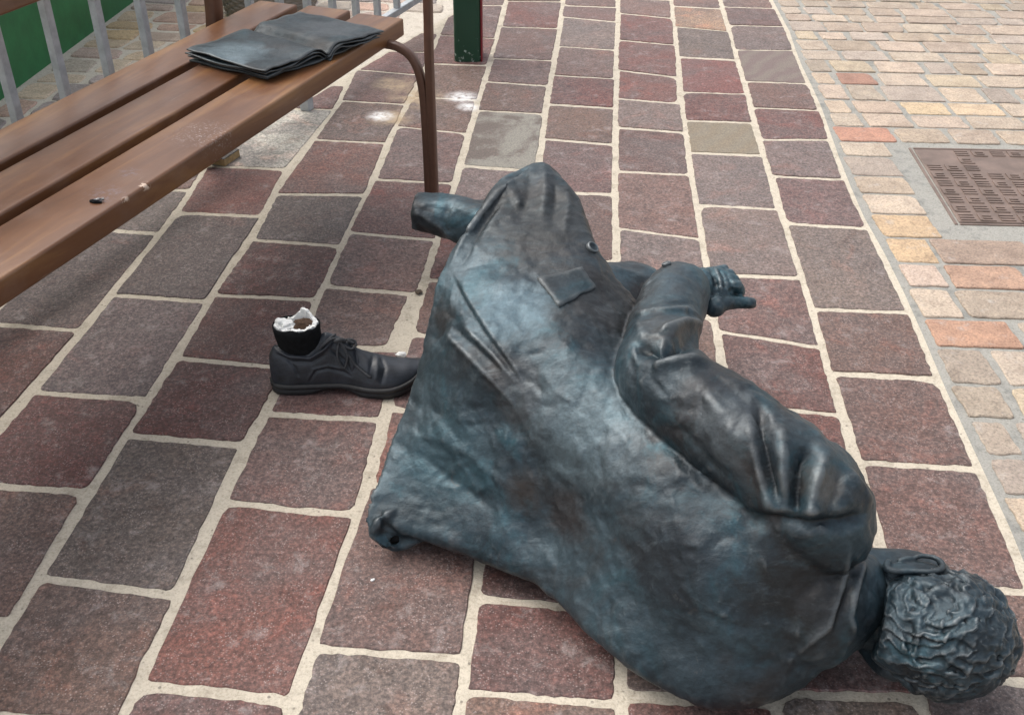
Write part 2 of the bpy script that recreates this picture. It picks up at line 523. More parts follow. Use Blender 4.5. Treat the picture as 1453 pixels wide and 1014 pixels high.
def slat_material():
    m, t, b = new_mat('painted_slat')
    pos = wpos(t)
    mp = t.nodes.new('ShaderNodeMapping'); mp.inputs['Rotation'].default_value = (0, 0, R(-69.5)); t.links.new(pos, mp.inputs[0])
    ms = t.nodes.new('ShaderNodeMapping'); ms.inputs['Scale'].default_value = (2.2, 16, 16); t.links.new(mp.outputs[0], ms.inputs[0])
    n1 = noise_n(t, 1.0, 6, 0.65, ms.outputs[0], 0.6)
    col = ramp(t, n1.outputs[0], [(0.30, (0.100, 0.040, 0.017)), (0.5, (0.142, 0.060, 0.025)), (0.66, (0.225, 0.108, 0.040))]).outputs[0]
    ms2 = t.nodes.new('ShaderNodeMapping'); ms2.inputs['Scale'].default_value = (10, 90, 90); t.links.new(mp.outputs[0], ms2.inputs[0])
    sc = noise_n(t, 1.0, 5, 0.7, ms2.outputs[0])
    col = mixc(t, ramp(t, sc.outputs[0], [(0.66, (0, 0, 0)), (0.78, (0.5, 0.5, 0.5))]).outputs[0], col, (0.33, 0.26, 0.22))
    du = noise_n(t, 8, 6, 0.7, pos)
    col = mixc(t, ramp(t, du.outputs[0], [(0.5, (0, 0, 0)), (0.75, (0.3, 0.3, 0.3))]).outputs[0], col, (0.22, 0.15, 0.12))
    # chipped paint and the scuff round the broken fixing
    nz = noise_n(t, 110, 4, 0.7, pos)
    for c, r in ((P(183, 282, .47), 0.016), (P(207, 262, .468), 0.012), (P(203, 265, .468), 0.010)):
        f = math_n(t, 'MULTIPLY', spot(t, pos, c, r, 0.6), ramp(t, nz.outputs[0], [(0.50, (0, 0, 0)), (0.54, (1, 1, 1))]).outputs[0])
        col = mixc(t, f, col, (0.58, 0.44, 0.34))
    for c, r in ((P(183, 245, .47), 0.03), (P(150, 275, .47), 0.05)):
        f = math_n(t, 'MULTIPLY', spot(t, pos, c, r, 0.8), ramp(t, nz.outputs[0], [(0.48, (0, 0, 0)), (0.6, (0.6, 0.6, 0.6))]).outputs[0])
        col = mixc(t, f, col, (0.16, 0.12, 0.13))
    f = math_n(t, 'MULTIPLY', spot(t, pos, P(288, 190, .47), 0.09, 0.9), ramp(t, noise_n(t, 190, 3, 0.7, pos).outputs[0], [(0.54, (0, 0, 0)), (0.66, (0.7, 0.7, 0.7))]).outputs[0])
    col = mixc(t, f, col, (0.42, 0.36, 0.34))
    t.links.new(col, b.inputs['Base Color'])
    rg = ramp(t, du.outputs[0], [(0.3, (0.32, 0.32, 0.32)), (0.7, (0.46, 0.46, 0.46))]); t.links.new(rg.outputs[0], b.inputs['Roughness'])
    bump(t, b, n1.outputs[0], 0.2, 0.004)
    return m


def post_material():
    m, t, b = new_mat('green_post_paint')
    pos = wpos(t)
    col = mixc(t, noise_n(t, 9, 5, 0.6, pos).outputs[0], (0.005, 0.040, 0.022), (0.012, 0.066, 0.036))
    sx = t.nodes.new('ShaderNodeSeparateXYZ'); t.links.new(pos, sx.inputs[0])
    low = t.nodes.new('ShaderNodeMapRange'); t.links.new(sx.outputs[2], low.inputs[0])
    low.inputs[1].default_value = 0.17; low.inputs[2].default_value = 0.0; low.inputs[3].default_value = 0.0; low.inputs[4].default_value = 0.20
    ch = noise_n(t, 42, 5, 0.7, pos)
    f = ramp(t, math_n(t, 'ADD', ch.outputs[0], low.outputs[0]), [(0.75, (0, 0, 0)), (0.79, (1, 1, 1))])
    col = mixc(t, f.outputs[0], col, (0.33, 0.40, 0.36))
    t.links.new(col, b.inputs['Base Color']); b.inputs['Roughness'].default_value = 0.38
    bump(t, b, noise_n(t, 30, 3, 0.5, pos).outputs[0], 0.15, 0.004)
    return m


def wicker_material():
    m, t, b = new_mat('wicker')
    tc = t.nodes.new('ShaderNodeTexCoord')
    pos = wpos(t)
    col = mixc(t, noise_n(t, 60, 3, 0.6, pos).outputs[0], (0.16, 0.135, 0.11), (0.28, 0.245, 0.21))
    t.links.new(col, b.inputs['Base Color']); b.inputs['Roughness'].default_value = 0.7
    return m


M = dict(
    stone=stone_material(), veined=veined_material(), patch=patch_material(), brick=brick_material(),
    mortar=mortar_material('cream_mortar', (0.57, 0.515, 0.425), (0.47, 0.415, 0.33), (0.30, 0.26, 0.205)),
    greymortar=mortar_material('grey_mortar', (0.26, 0.26, 0.24), (0.35, 0.335, 0.30), (0.15, 0.155, 0.15)),
    palemortar=mortar_material('pale_mortar', (0.60, 0.55, 0.48), (0.50, 0.45, 0.38), (0.38, 0.33, 0.27)),
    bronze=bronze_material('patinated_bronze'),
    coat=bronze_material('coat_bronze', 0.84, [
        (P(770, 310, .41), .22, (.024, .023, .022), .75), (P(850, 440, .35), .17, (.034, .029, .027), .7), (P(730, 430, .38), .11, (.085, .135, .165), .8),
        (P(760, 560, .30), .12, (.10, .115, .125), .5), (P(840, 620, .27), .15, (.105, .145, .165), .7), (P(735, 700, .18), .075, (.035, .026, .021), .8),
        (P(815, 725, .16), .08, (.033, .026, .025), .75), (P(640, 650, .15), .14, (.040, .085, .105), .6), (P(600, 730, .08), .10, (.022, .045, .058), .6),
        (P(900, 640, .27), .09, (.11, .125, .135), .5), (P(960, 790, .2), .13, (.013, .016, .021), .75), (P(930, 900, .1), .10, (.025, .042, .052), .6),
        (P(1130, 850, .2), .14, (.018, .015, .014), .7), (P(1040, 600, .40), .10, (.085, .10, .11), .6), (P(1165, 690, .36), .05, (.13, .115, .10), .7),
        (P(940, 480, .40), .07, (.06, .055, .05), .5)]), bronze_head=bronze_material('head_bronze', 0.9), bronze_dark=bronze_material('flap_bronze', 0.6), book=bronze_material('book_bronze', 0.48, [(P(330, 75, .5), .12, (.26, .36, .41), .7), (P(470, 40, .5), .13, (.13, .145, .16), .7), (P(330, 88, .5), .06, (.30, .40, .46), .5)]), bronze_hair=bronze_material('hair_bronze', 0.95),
    slat=slat_material(), brown=plain('brown_steel', (0.115, 0.056, 0.036), 0.36, var=0.2, bstr=0.08),
    grey=plain('galvanised_grey', (0.40, 0.42, 0.435), 0.45, metal=0.2, var=0.2, scale=35),
    green=plain('green_wall_paint', (0.020, 0.150, 0.050), 0.5, var=0.25, scale=9, bstr=0.12, bdist=0.004, bscale=40),
    post=post_material(), red=plain('red_edge_paint', (0.19, 0.012, 0.02), 0.45),
    leather=plain('black_leather', (0.022, 0.026, 0.033), 0.40, var=0.5, scale=28, bstr=0.35, bdist=0.0015, bscale=260),
    rubber=plain('black_rubber', (0.016, 0.016, 0.017), 0.6, var=0.35, scale=60, bstr=0.2),
    sock=plain('black_cloth', (0.007, 0.008, 0.009), 0.9, spec=0.2, var=0.4, scale=90, bstr=0.3),
    lace=plain('black_lace', (0.034, 0.036, 0.040), 0.75, var=0.3, scale=200, bstr=0.4, bscale=500),
    plaster=plain('white_plaster', (0.80, 0.80, 0.77), 0.8, var=0.14, scale=160, bstr=0.6, bdist=0.003, bscale=220),
    rust=plain('rusty_fill', (0.075, 0.042, 0.024), 0.9, var=0.7, scale=230, bstr=0.8, bdist=0.004, bscale=260),
    iron=plain('worn_cast_iron', (0.170, 0.122, 0.100), 0.55, metal=0.15, var=0.28, scale=14, bstr=0.25, bdist=0.0012, bscale=200),
    black=plain('black_hole', (0.006, 0.006, 0.006), 0.9),
    wood=plain('raw_wood', (0.33, 0.22, 0.10), 0.7, var=0.3, scale=50), woodtop=plain('dirty_wood', (0.075, 0.068, 0.062), 0.75, var=0.4, scale=50),
    wicker=wicker_material(), steel=plain('torn_steel', (0.30, 0.29, 0.29), 0.32, metal=0.9, var=0.5, scale=150, bstr=0.5, bscale=200),
    pebble=plain('pebble_stone', (0.10, 0.075, 0.055), 0.85, var=0.3, scale=100),
    earth=plain('earth', (0.30, 0.26, 0.21), 0.9, var=0.2, scale=3),
)

# ------------------------------------------------------------------ paving
# long joints of the big slabs, surveyed along their length
JL = {
    'A': [(1094, 0), (1119, 48), (1136, 93), (1157, 135), (1177, 193), (1198, 248), (1222, 304), (1246, 345), (1267, 384), (1293, 444), (1327, 523), (1346, 571), (1372, 623), (1395, 674), (1419, 733), (1446, 792)],
    'B': [(1022, 0), (1034, 38), (1043, 76), (1058, 124), (1070, 173), (1081, 207), (1095, 255), (1108, 304), (1120, 338), (1136, 389), (1151, 437), (1167, 492), (1179, 537), (1194, 585), (1213, 640), (1226, 690), (1246, 764), (1312, 1007)],
    'C': [(953, 0), (958, 48), (963, 107), (968, 157), (974, 195), (981, 248), (989, 293), (996, 337), (1001, 364), (1013, 451), (1024, 513), (1101, 995)],
    'D': [(877, 0), (875, 69), (874, 121), (873, 172), (873, 224), (873, 283), (875, 345), (878, 760), (878, 957), (882, 1010)],
    'E': [(799, 0), (792, 52), (785, 90), (778, 131), (773, 172), (766, 221), (763, 240), (677, 809), (671, 871), (663, 940), (652, 1009)],
    'F': [(718, 0), (704, 59), (690, 103), (678, 145), (666, 186), (654, 231), (642, 270), (618, 348), (600, 405), (590, 434), (577, 490), (546, 590), (539, 616), (524, 682), (509, 729), (485, 776), (459, 871), (438, 933), (410, 1012)],
    'G': [(639, 10), (632, 24), (614, 70), (590, 128), (563, 172), (549, 205), (532, 248), (514, 293), (490, 331), (480, 369), (455, 409), (442, 444), (390, 565), (366, 602), (345, 634), (331, 675), (314, 716), (293, 764), (273, 809), (248, 850), (224, 905), (197, 968), (174, 1012)],
    'H': [(510, 82), (497, 110), (476, 155), (442, 200), (407, 241), (383, 286), (360, 334), (328, 378), (293, 430), (262, 482), (245, 516), (217, 554), (186, 606), (152, 656), (114, 716), (83, 767), (59, 812), (21, 878), (0, 910)],
    'I': [(345, 150), (286, 245), (255, 297), (224, 334), (193, 371), (166, 409), (141, 437), (110, 475), (79, 513), (52, 551), (24, 575), (0, 599)],
}
VP_J = P(520, 165) - P(0, 905)


def line_fn(pts):
    w_ = sorted([P(*p) for p in pts], key=lambda q: q.y)
    ys = np.array([q.y for q in w_]); xs = np.array([q.x for q in w_])
    sl0 = 0.062
    def f(y):
        if y < ys[0]: return xs[0] + (y - ys[0]) * sl0
        if y > ys[-1]: return xs[-1] + (y - ys[-1]) * 0.075
        return float(np.interp(y, ys, xs))
    return f


LF = {k: line_fn(v) for k, v in JL.items()}
LF['J'] = lambda y: LF['I'](y) - 0.235
LF['K'] = lambda y: LF['I'](y) - 0.47


def on_line(k, v):
    """world point on long joint k at photo row v"""
    lo, hi = 0.3, 9.0
    f = LF[k]
    def row(y):
        d = Vector((f(y), y, -CAM_H)); c, s = math.cos(PITCH), math.sin(PITCH)
        zz = d.y * c - d.z * s; yy = d.y * s + d.z * c; xx = d.x
        x, yv = xx / zz, yy / zz
        yv2 = -x * math.sin(ROLL) + yv * math.cos(ROLL)
        return H_PX / 2 - yv2 * F_PX
    for _ in range(40):
        mid = (lo + hi) / 2
        if row(mid) > v: lo = mid
        else: hi = mid
    y = (lo + hi) / 2
    return Vector((f(y), y, 0))


CROSS = {
    'AB': [(10, 12), (36, 38), (71, 72), (116, 119), (153, 157), (198, 198), (250, 255), (317, 324), (439, 444), (530, 537), (656, 666), (824, 840)],
    'BC': [(9, 13), (38, 45), (81, 85), (131, 134), (171, 174), (217, 221), (291, 297), (390, 394), (470, 492), (573, 589), (700, 710), (850, 862), (985, 990)],
    'CD': [(19, 26), (57, 64), (100, 110), (140, 147), (181, 188), (243, 248), (324, 339), (440, 450), (560, 570), (700, 712), (840, 850), (986, 996)],
    'DE': [(24, 31), (66, 71), (107, 112), (148, 154), (197, 205), (272, 276), (365, 372), (480, 486), (590, 600), (720, 730), (850, 868)],
    'EF': [(2, 3), (38, 41), (83, 86), (116, 122), (157, 162), (235, 243), (302, 312), (397, 405), (475, 482), (581, 590), (688, 700), (919, 933)],
    'FG': [(7, 8), (50, 55), (90, 93), (138, 142), (180, 190), (254, 260), (330, 341), (406, 417), (493, 497), (587, 595), (712, 730), (971, 992)],
    'GH': [(99, 107), (143, 148), (198, 203), (276, 277), (340, 349), (418, 424), (508, 521), (616, 630), (819, 843)],
    'HI': [(153, 156), (235, 240), (302, 307), (418, 427), (556, 566), (686, 697), (870, 880)],
    'IJ': [(268, 270), (324, 331), (458, 468), (600, 610), (760, 770)],
    'JK': [(300, 306), (400, 408), (520, 528), (680, 690)],
}
ORDER = 'ABCDEFGHIJK'
# colour of individual slabs: palette
PURP = (0.126, 0.075, 0.064); RED = (0.130, 0.055, 0.045); GREY = (0.140, 0.106, 0.092); WARM = (0.140, 0.083, 0.066)
DRED = (0.098, 0.042, 0.035); TAN = (0.26, 0.175, 0.115); SLATE = (0.108, 0.082, 0.073); LGREY = (0.36, 0.325, 0.295); OCH = (0.20, 0.155, 0.11)
SLABC = {
    ('AB', 0): PURP, ('AB', 1): PURP, ('AB', 2): GREY, ('AB', 3): GREY, ('AB', 4): WARM, ('AB', 5): RED, ('AB', 6): GREY, ('AB', 7): PURP, ('AB', 8): GREY, ('AB', 9): PURP, ('AB', 10): PURP, ('AB', 11): PURP, ('AB', 12): PURP,
    ('BC', 1): TAN, ('BC', 2): GREY, ('BC', 3): RED, ('BC', 4): RED, ('BC', 5): OCH, ('BC', 6): GREY, ('BC', 7): GREY, ('BC', 8): PURP, ('BC', 9): RED, ('BC', 10): RED, ('BC', 11): OCH, ('BC', 12): PURP,
    ('CD', 0): WARM, ('CD', 1): RED, ('CD', 2): RED, ('CD', 3): RED, ('CD', 4): GREY, ('CD', 5): PURP, ('CD', 6): WARM, ('CD', 7): GREY, ('CD', 8): WARM,
    ('DE', 1): GREY, ('DE', 2): WARM, ('DE', 3): RED, ('DE', 4): WARM, ('DE', 5): PURP, ('DE', 6): PURP, ('DE', 7): TAN, ('DE', 8): RED, ('DE', 10): DRED,
    ('EF', 1): RED, ('EF', 2): WARM, ('EF', 3): PURP, ('EF', 4): PURP, ('EF', 5): GREY, ('EF', 6): GREY, ('EF', 7): RED, ('EF', 8): PURP, ('EF', 9): PURP, ('EF', 10): (0.2, 0.085, 0.065), ('EF', 11): PURP, ('EF', 12): GREY,
    ('FG', 1): WARM, ('FG', 2): RED, ('FG', 3): WARM, ('FG', 4): WARM, ('FG', 5): PURP, ('FG', 6): RED, ('FG', 7): PURP, ('FG', 8): PURP, ('FG', 9): PURP, ('FG', 10): PURP, ('FG', 11): RED, ('FG', 12): RED, ('FG', 13): GREY,
    ('GH', 1): PURP, ('GH', 2): WARM, ('GH', 3): RED, ('GH', 4): SLATE, ('GH', 5): DRED, ('GH', 6): DRED, ('GH', 7): DRED, ('GH', 8): SLATE, ('GH', 9): WARM,
    ('HI', 0): RED, ('HI', 1): LGREY, ('HI', 2): RED, ('HI', 3): SLATE, ('HI', 4): SLATE, ('HI', 5): DRED, ('HI', 6): PURP,
    ('IJ', 1): GREY, ('IJ', 2): SLATE, ('IJ', 3): DRED, ('IJ', 4): PURP,
}
SPECIAL = {('EF', 5): 'patch', ('BC', 5): 'veined', ('AB', 3): 'veined', ('BC', 11): 'veined'}


def prism(name, poly, mat, parent, color, z_top, rnd=0.02, wob=0.0035, bev=0.004, seed=0.0, per=6, kind=None):
    """one stone: rounded, uneven outline, pillowed edge, sunk sides"""
    c = sum((Vector(p) for p in poly), Vector()) / len(poly)
    pts = []
    n = len(poly)
    rad = []
    for i in range(n):
        l0, l1 = (Vector(poly[i]) - Vector(poly[i - 1])).length, (Vector(poly[(i + 1) % n]) - Vector(poly[i])).length
        rad.append(min(rnd * random.uniform(0.45, 1.4) * (2.6 if random.random() < .13 else 1), 0.35 * l0, 0.35 * l1))
    for i in range(n):
        a, b_, d = Vector(poly[i - 1]), Vector(poly[i]), Vector(poly[(i + 1) % n])
        rr = rad[i]
        p0 = b_ + (a - b_).normalized() * rr; p1 = b_ + (d - b_).normalized() * rr
        for k in range(3):
            t = k / 2; pts.append((p0 * (1 - t) + p1 * t) * 0.55 + b_ * 0.45 if k == 1 else (p0 if k == 0 else p1))
        an = Vector(poly[(i + 1) % n]); rr2 = rad[(i + 1) % n]
        p2 = an + (b_ - an).normalized() * rr2
        for k in range(1, per):
            pts.append(p1.lerp(p2, k / per))
    out = []
    for p in pts:
        q = Vector((p.x * 28 + seed, p.y * 28, seed * 1.7))
        q2 = Vector((p.x * 90 - seed, p.y * 90, seed * .7))
        d = noise.noise(q) * wob * .50 + noise.noise(q2) * wob * 0.40 + noise.noise(q2 * 2.9) * wob * .42
        v = (p - c); v.normalize()
        out.append(p + v * d)
    bm = bmesh.new()
    m = len(out)
    tilt = Vector((random.uniform(-.004, .004), random.uniform(-.004, .004), 0))
    zf = lambda p: z_top + (p - c).dot(tilt)
    r0 = [bm.verts.new((p.x, p.y, -0.03)) for p in out]
    r1 = [bm.verts.new((p.x, p.y, zf(p) - bev * 0.8)) for p in out]
    ins = []
    for p in out:
        q = p + (c - p).normalized() * bev
        ins.append(bm.verts.new((q.x, q.y, zf(q))))
    for j in range(m):
        k = (j + 1) % m
        bm.faces.new((r0[j], r0[k], r1[k], r1[j])); bm.faces.new((r1[j], r1[k], ins[k], ins[j]))
    bm.faces.new(ins)
    o = from_bm(name, bm, mat, parent, smooth=False, color=color)
    if kind: o['kind'] = kind
    return o


def sheet(name, pts, z, mat, kind='structure', thick=0.04):
    bm = bmesh.new()
    t_ = [bm.verts.new((p[0], p[1], z)) for p in pts]; b_ = [bm.verts.new((p[0], p[1], z - thick)) for p in pts]
    bm.faces.new(t_); bm.faces.new(b_[::-1])
    for i in range(len(pts)):
        j = (i + 1) % len(pts); bm.faces.new((t_[i], b_[i], b_[j], t_[j]))
    o = from_bm(name, bm, mat, None, smooth=False)
    o['kind'] = kind
    return o


# boundary between slabs and the old rubble paving on the left
DIAG0, DIAG1 = P(440, 137), P(640, 20)
DD = (DIAG1 - DIAG0).normalized()
DIAG_FAR = DIAG0 + DD * 2.2
DIAG_NEAR = DIAG0 - DD * 2.4
MZ = -0.0017
ground = sheet('ground', [(-60, -60), (60, -60), (60, 60), (-60, 60)], -0.06, M['earth'])
ysA = [0.2 + 0.2 * i for i in range(40)]
edgeA = [(LF['A'](y) + 0.006 + 0.010 * noise.noise(Vector((y * 9, 3.1, 0))), y) for y in ysA]
xl = LF['G'](7.0)
pave = sheet('stone_pavement', edgeA + [(DIAG_FAR.x, max(8.0, DIAG_FAR.y)), (DIAG_FAR.x, DIAG_FAR.y), (DIAG_NEAR.x, DIAG_NEAR.y), (DIAG_NEAR.x, 0.2)], MZ, M['mortar'])
tag(pave, 'purple porphyry slab paving with wide cream mortar joints', 'pavement')
brickp = sheet('brick_pavement', [(3.2, 8.0)] + edgeA[::-1] + [(3.2, 0.2)], MZ - 0.001, M['greymortar'])
tag(brickp, 'paving of small tan and pink setts in grey mortar on the right', 'pavement')
rub = sheet('rubble_pavement', [(DIAG_FAR.x, DIAG_FAR.y), (-3.2, DIAG_FAR.y), (-3.2, DIAG_NEAR.y), (DIAG_NEAR.x, DIAG_NEAR.y)], MZ - 0.001, M['palemortar'])
tag(rub, 'old tan rubble paving behind the railing on the left', 'pavement')


def clip_diag(poly):
    """keep the part of a slab on the near side of the rubble boundary"""
    nrm = Vector((DD.y, -DD.x, 0))
    off = 0.012
    res = []
    n = len(poly)
    for i in range(n):
        a, b_ = Vector(poly[i]), Vector(poly[(i + 1) % n])
        da, db = (a - DIAG0).dot(nrm) - off, (b_ - DIAG0).dot(nrm) - off
        if da >= 0: res.append(a)
        if da * db < 0: res.append(a.lerp(b_, da / (da - db)))
    return res


def area(poly):
    return abs(sum(poly[i].x * poly[(i + 1) % len(poly)].y - poly[(i + 1) % len(poly)].x * poly[i].y for i in range(len(poly)))) / 2


for ci in range(len(ORDER) - 1):
    rk, lk = ORDER[ci], ORDER[ci + 1]
    key = rk + lk
    rows = []
    for (yl, yr) in CROSS[key]:
        rows.append((on_line(lk, yl), on_line(rk, yr)))
    top = rows[0]
    far = []
    y0 = (top[0].y + top[1].y) / 2
    if key not in ('HI', 'IJ', 'JK', 'GH'):
        while y0 < 7.4:
            y0 += random.uniform(0.17, 0.27); far.append((Vector((LF[lk](y0), y0 + .01, 0)), Vector((LF[rk](y0), y0 - .01, 0))))
    else:
        for _ in range(2):
            y0 += 0.23; far.append((Vector((LF[lk](y0), y0 + .01, 0)), Vector((LF[rk](y0), y0 - .01, 0))))
    y1 = (rows[-1][0].y + rows[-1][1].y) / 2
    near = []
    while y1 > 0.55:
        y1 -= random.uniform(0.17, 0.26); near.append((Vector((LF[lk](y1), y1 + .01, 0)), Vector((LF[rk](y1), y1 - .01, 0))))
    nf = len(far)
    allr = far[::-1] + rows + near
    for i in range(len(allr) - 1):
        (tl, tr), (bl, br) = allr[i], allr[i + 1]
        g = lambda: random.uniform(0.0070, 0.0125)
        gx0, gx1, gy0, gy1 = g(), g(), g() * .9, g() * .9
        poly = [bl + Vector((gx0, gy1, 0)), br + Vector((-gx1, gy1, 0)), tr + Vector((-gx1, -gy0, 0)), tl + Vector((gx0, -gy0, 0))]
        poly = clip_diag(poly)
        if len(poly) < 3 or area(poly) < 0.004: continue
        idx = i - nf + 1
        if (key, idx) == ('FG', 8): poly[1] += Vector((-.034, .012, 0)); poly[2] += Vector((-.016, 0, 0)); poly[0] += Vector((0, .006, 0))
        c = SLABC.get((key, idx)) or random.choice((PURP, PURP, RED, GREY, WARM, WARM, DRED))
        k = random.uniform(0.80, 1.10); c = tuple(x * k * random.uniform(0.96, 1.04) for x in c)
        mat = M[SPECIAL.get((key, idx), 'stone')]
        if mat is M['stone'] and random.random() < 0.06 and (key, idx) not in SLABC: mat = M['veined']
        prism('paving_stone', poly, mat, pave, c, random.uniform(-0.0003, 0.0014), rnd=0.009, wob=0.0060, bev=0.0018, seed=random.uniform(0, 60), per=16)

# small setts on the right, in courses
ROWS_A = [10, 21, 31, 45, 57, 72, 86, 103, 121, 143, 162, 181, 203, 224, 252, 278, 307, 340, 377, 413, 456, 499, 552, 601, 656, 712, 770]
ry = [on_line('A', v).y for v in ROWS_A]
yy = ry[0]
pre = []
while yy < 6.6: yy += 0.10; pre.append(yy)
yy = ry[-1]; post_ = []
while yy > 0.8: yy -= 0.115; post_.append(yy)
ry = pre[::-1] + ry + post_
npre = len(pre)
MH = [P(1297, 212), P(1361, 315)]
MH_X0, MH_X1 = MH[0].x, MH[0].x + 0.56
MH_Y0, MH_Y1 = MH[1].y, MH[0].y
TANB = [(0.42, 0.30, 0.20), (0.45, 0.32, 0.235), (0.46, 0.345, 0.26), (0.40, 0.31, 0.225), (0.50, 0.38, 0.28), (0.36, 0.275, 0.21), (0.45, 0.34, 0.20), (0.36, 0.28, 0.24), (0.47, 0.335, 0.255)]
ROWC = {11: [(0.38, 0.155, 0.095)], 20: [(0.40, 0.20, 0.12)], 16: [(0.47, 0.32, 0.18), (0.46, 0.32, 0.22)], 17: [(0.46, 0.31, 0.17), (0.36, 0.25, 0.19)], 18: [(0.48, 0.36, 0.29), (0.36, 0.20, 0.13)], 7: [(0.42, 0.32, 0.23), (0.40, 0.18, 0.12)], 9: [(0.44, 0.34, 0.25), (0.40, 0.30, 0.23), (0.54, 0.40, 0.24), (0.54, 0.40, 0.26)]}
ROWL = {11: [0.19], 20: [0.205], 16: [0.17, 0.14], 17: [0.115, .25], 18: [0.105, 0.2], 21: [0.115, .15], 12: [.15], 13: [.155], 14: [.165], 15: [.17], 9: [.09], 7: [.085, .145]}
for i in range(len(ry) - 1):
    ytop, ybot = ry[i], ry[i + 1]
    idx = i - npre
    x = LF['A']((ytop + ybot) / 2) + 0.018
    k = 0
    sk = -0.05
    while x < 2.6:
        ls = ROWL.get(idx, [])
        L = ls[k] if k < len(ls) else (random.uniform(0.06, .15) if k == 0 else random.uniform(0.10, 0.21))
        x0, x1 = x, x + L
        ym = (ytop + ybot) / 2 + 0.012
        if k == 0 and MH_Y1 - 0.02 < ym < MH_Y0 + 0.02:
            x1 = MH[1].x + (MH[0].x - MH[1].x) * (ym - MH_Y1) / (MH_Y0 - MH_Y1) - random.uniform(.030, .042)
        x = x1
        gap = random.uniform(0.005, 0.012)
        # setts stop short of the manhole surround
        if ybot < MH_Y1 + 0.035 and ytop > MH_Y0 - 0.035:
            if MH_X0 - (-9 if k == 0 else 0.24) <= x0 < MH_X1 + 0.03: x = MH_X1 + 0.03; k += 1; continue
            if k == 0: x = MH_X1 + 0.03
            elif x0 < MH_X0 - 0.03 < x1 + 0.05: x1 = MH_X0 - 0.04; x = MH_X1 + 0.03
        if x1 - x0 < 0.035: k += 1; continue
        xa = LF['A'](1.5)
        dz = lambda xx: sk * (xx - xa) * 0.9 + 0.02
        gy = random.uniform(0.004, 0.0105) * (1.0 if (ytop - ybot) > 0.1 else 0.8)
        poly = [Vector((x0 + gap, ybot + gy + dz(x0), 0)), Vector((x1 - gap, ybot + gy + dz(x1), 0)), Vector((x1 - gap - random.uniform(-.006, .01), ytop - gy + dz(x1), 0)), Vector((x0 + gap + random.uniform(-.004, .006), ytop - gy + dz(x0), 0))]
        cs = ROWC.get(idx, [])
        c = cs[k] if k < len(cs) else random.choice(TANB)
        kk = random.uniform(0.70, 1.02); mxk = 0.25 if k < len(cs) else 0.55
        c = tuple((a * (1 - mxk) + m0 * mxk) * kk for a, m0 in zip(c, (0.43, 0.375, 0.31)))
        prism('brick', poly, M['brick'], brickp, c, random.uniform(0.0, 0.003), rnd=0.008, wob=0.0065, bev=0.0025, seed=random.uniform(0, 60), per=7)
        k += 1

# rubble paving stones on the left, in courses square to the green wall
GW0, GW1 = P(0, 142), P(192, 0)
gd = (GW1 - GW0).normalized(); gn = Vector((gd.y, -gd.x, 0))
s = -1.5
RUBC = [(0.44, 0.32, 0.20), (0.40, 0.29, 0.22), (0.36, 0.25, 0.20), (0.30, 0.235, 0.22), (0.42, 0.28, 0.13), (0.46, 0.35, 0.24), (0.40, 0.24, 0.17), (0.33, 0.27, 0.21), (0.22, 0.17, 0.16)]
nrm_d = Vector((DD.y, -DD.x, 0))
while s < 3.2:
    hgt = random.uniform(0.10, 0.165)
    q = 0.02
    while q < 2.0:
        L = random.uniform(0.11, 0.25)
        g = random.uniform(0.005, 0.011)
        poly = [GW0 + gd * (s + g + random.uniform(-.01, .01)) + gn * (q + g), GW0 + gd * (s + g + random.uniform(-.01, .01)) + gn * (q + L - g), GW0 + gd * (s + hgt - g + random.uniform(-.01, .01)) + gn * (q + L - g + random.uniform(-.02, .02)), GW0 + gd * (s + hgt - g + random.uniform(-.01, .01)) + gn * (q + g + random.uniform(-.015, .02))]
        poly = [Vector((p.x, p.y, 0)) for p in poly]
        if max((p - DIAG0).dot(nrm_d) for p in poly) < -0.012 and max(p.y for p in poly) < DIAG_FAR.y - 0.05:
            c = random.choice(RUBC); kk = random.uniform(0.85, 1.1)
            prism('rubble_stone', poly, M['brick'], rub, tuple(a * kk * .9 + .09 for a in c), random.uniform(0.0, 0.004), rnd=0.022, wob=0.008, bev=0.006, seed=random.uniform(0, 60), per=4)
        q += L
    s += hgt

# ------------------------------------------------------------------ green wall
wall = empty('green_wall', GW0, 'low dark green painted wall standing along the rubble paving behind the railing', 'wall')
bm = bmesh.new()
mid = GW0 + gd * 0.9 - gn * 0.06
box(bm, mid + Vector((0, 0, 0.47)), gd * 2.6, gn * 0.06, (0, 0, 0.5), 0.006)
from_bm('wall_face', bm, M['green'], wall, smooth=False)
bm = bmesh.new()
box(bm, mid + Vector((0, 0, 1.0)), gd * 2.62, gn * 0.085, (0, 0, 0.0295), 0.006)
from_bm('coping', bm, M['green'], wall, smooth=False)

# ------------------------------------------------------------------ green post
pc = (P(643, 88.3) + P(684, 88.6)) / 2; pd = (P(684, 88.6) - P(643, 88.3)); pw = pd.length / 2; pd.normalize(); pn = Vector((-pd.y, pd.x, 0))
postE = empty('green_post', pc + pn * pw, 'dark green square post with chipped paint at its foot and a red side', 'post')
bm = bmesh.new()
box(bm, pc + pn * pw + Vector((0, 0, 0.64)), pd * (pw - .004), pn * pw, (0, 0, 0.66), 0.016, 4)
from_bm('shaft', bm, M['post'], postE)
bm = bmesh.new()
box(bm, pc + pn * pw + pd * (pw - 0.0015) + Vector((0, 0, 0.64)), pd * 0.003, pn * (pw - 0.003), (0, 0, 0.655), 0.001, 1)
from_bm('red_side', bm, M['red'], postE, smooth=False)
bm = bmesh.new()
box(bm, pc + pn * pw + Vector((0, 0, 1.31)), pd * (pw + .004), pn * (pw + .004), (0, 0, 0.012), 0.006, 2)
from_bm('cap', bm, M['post'], postE)

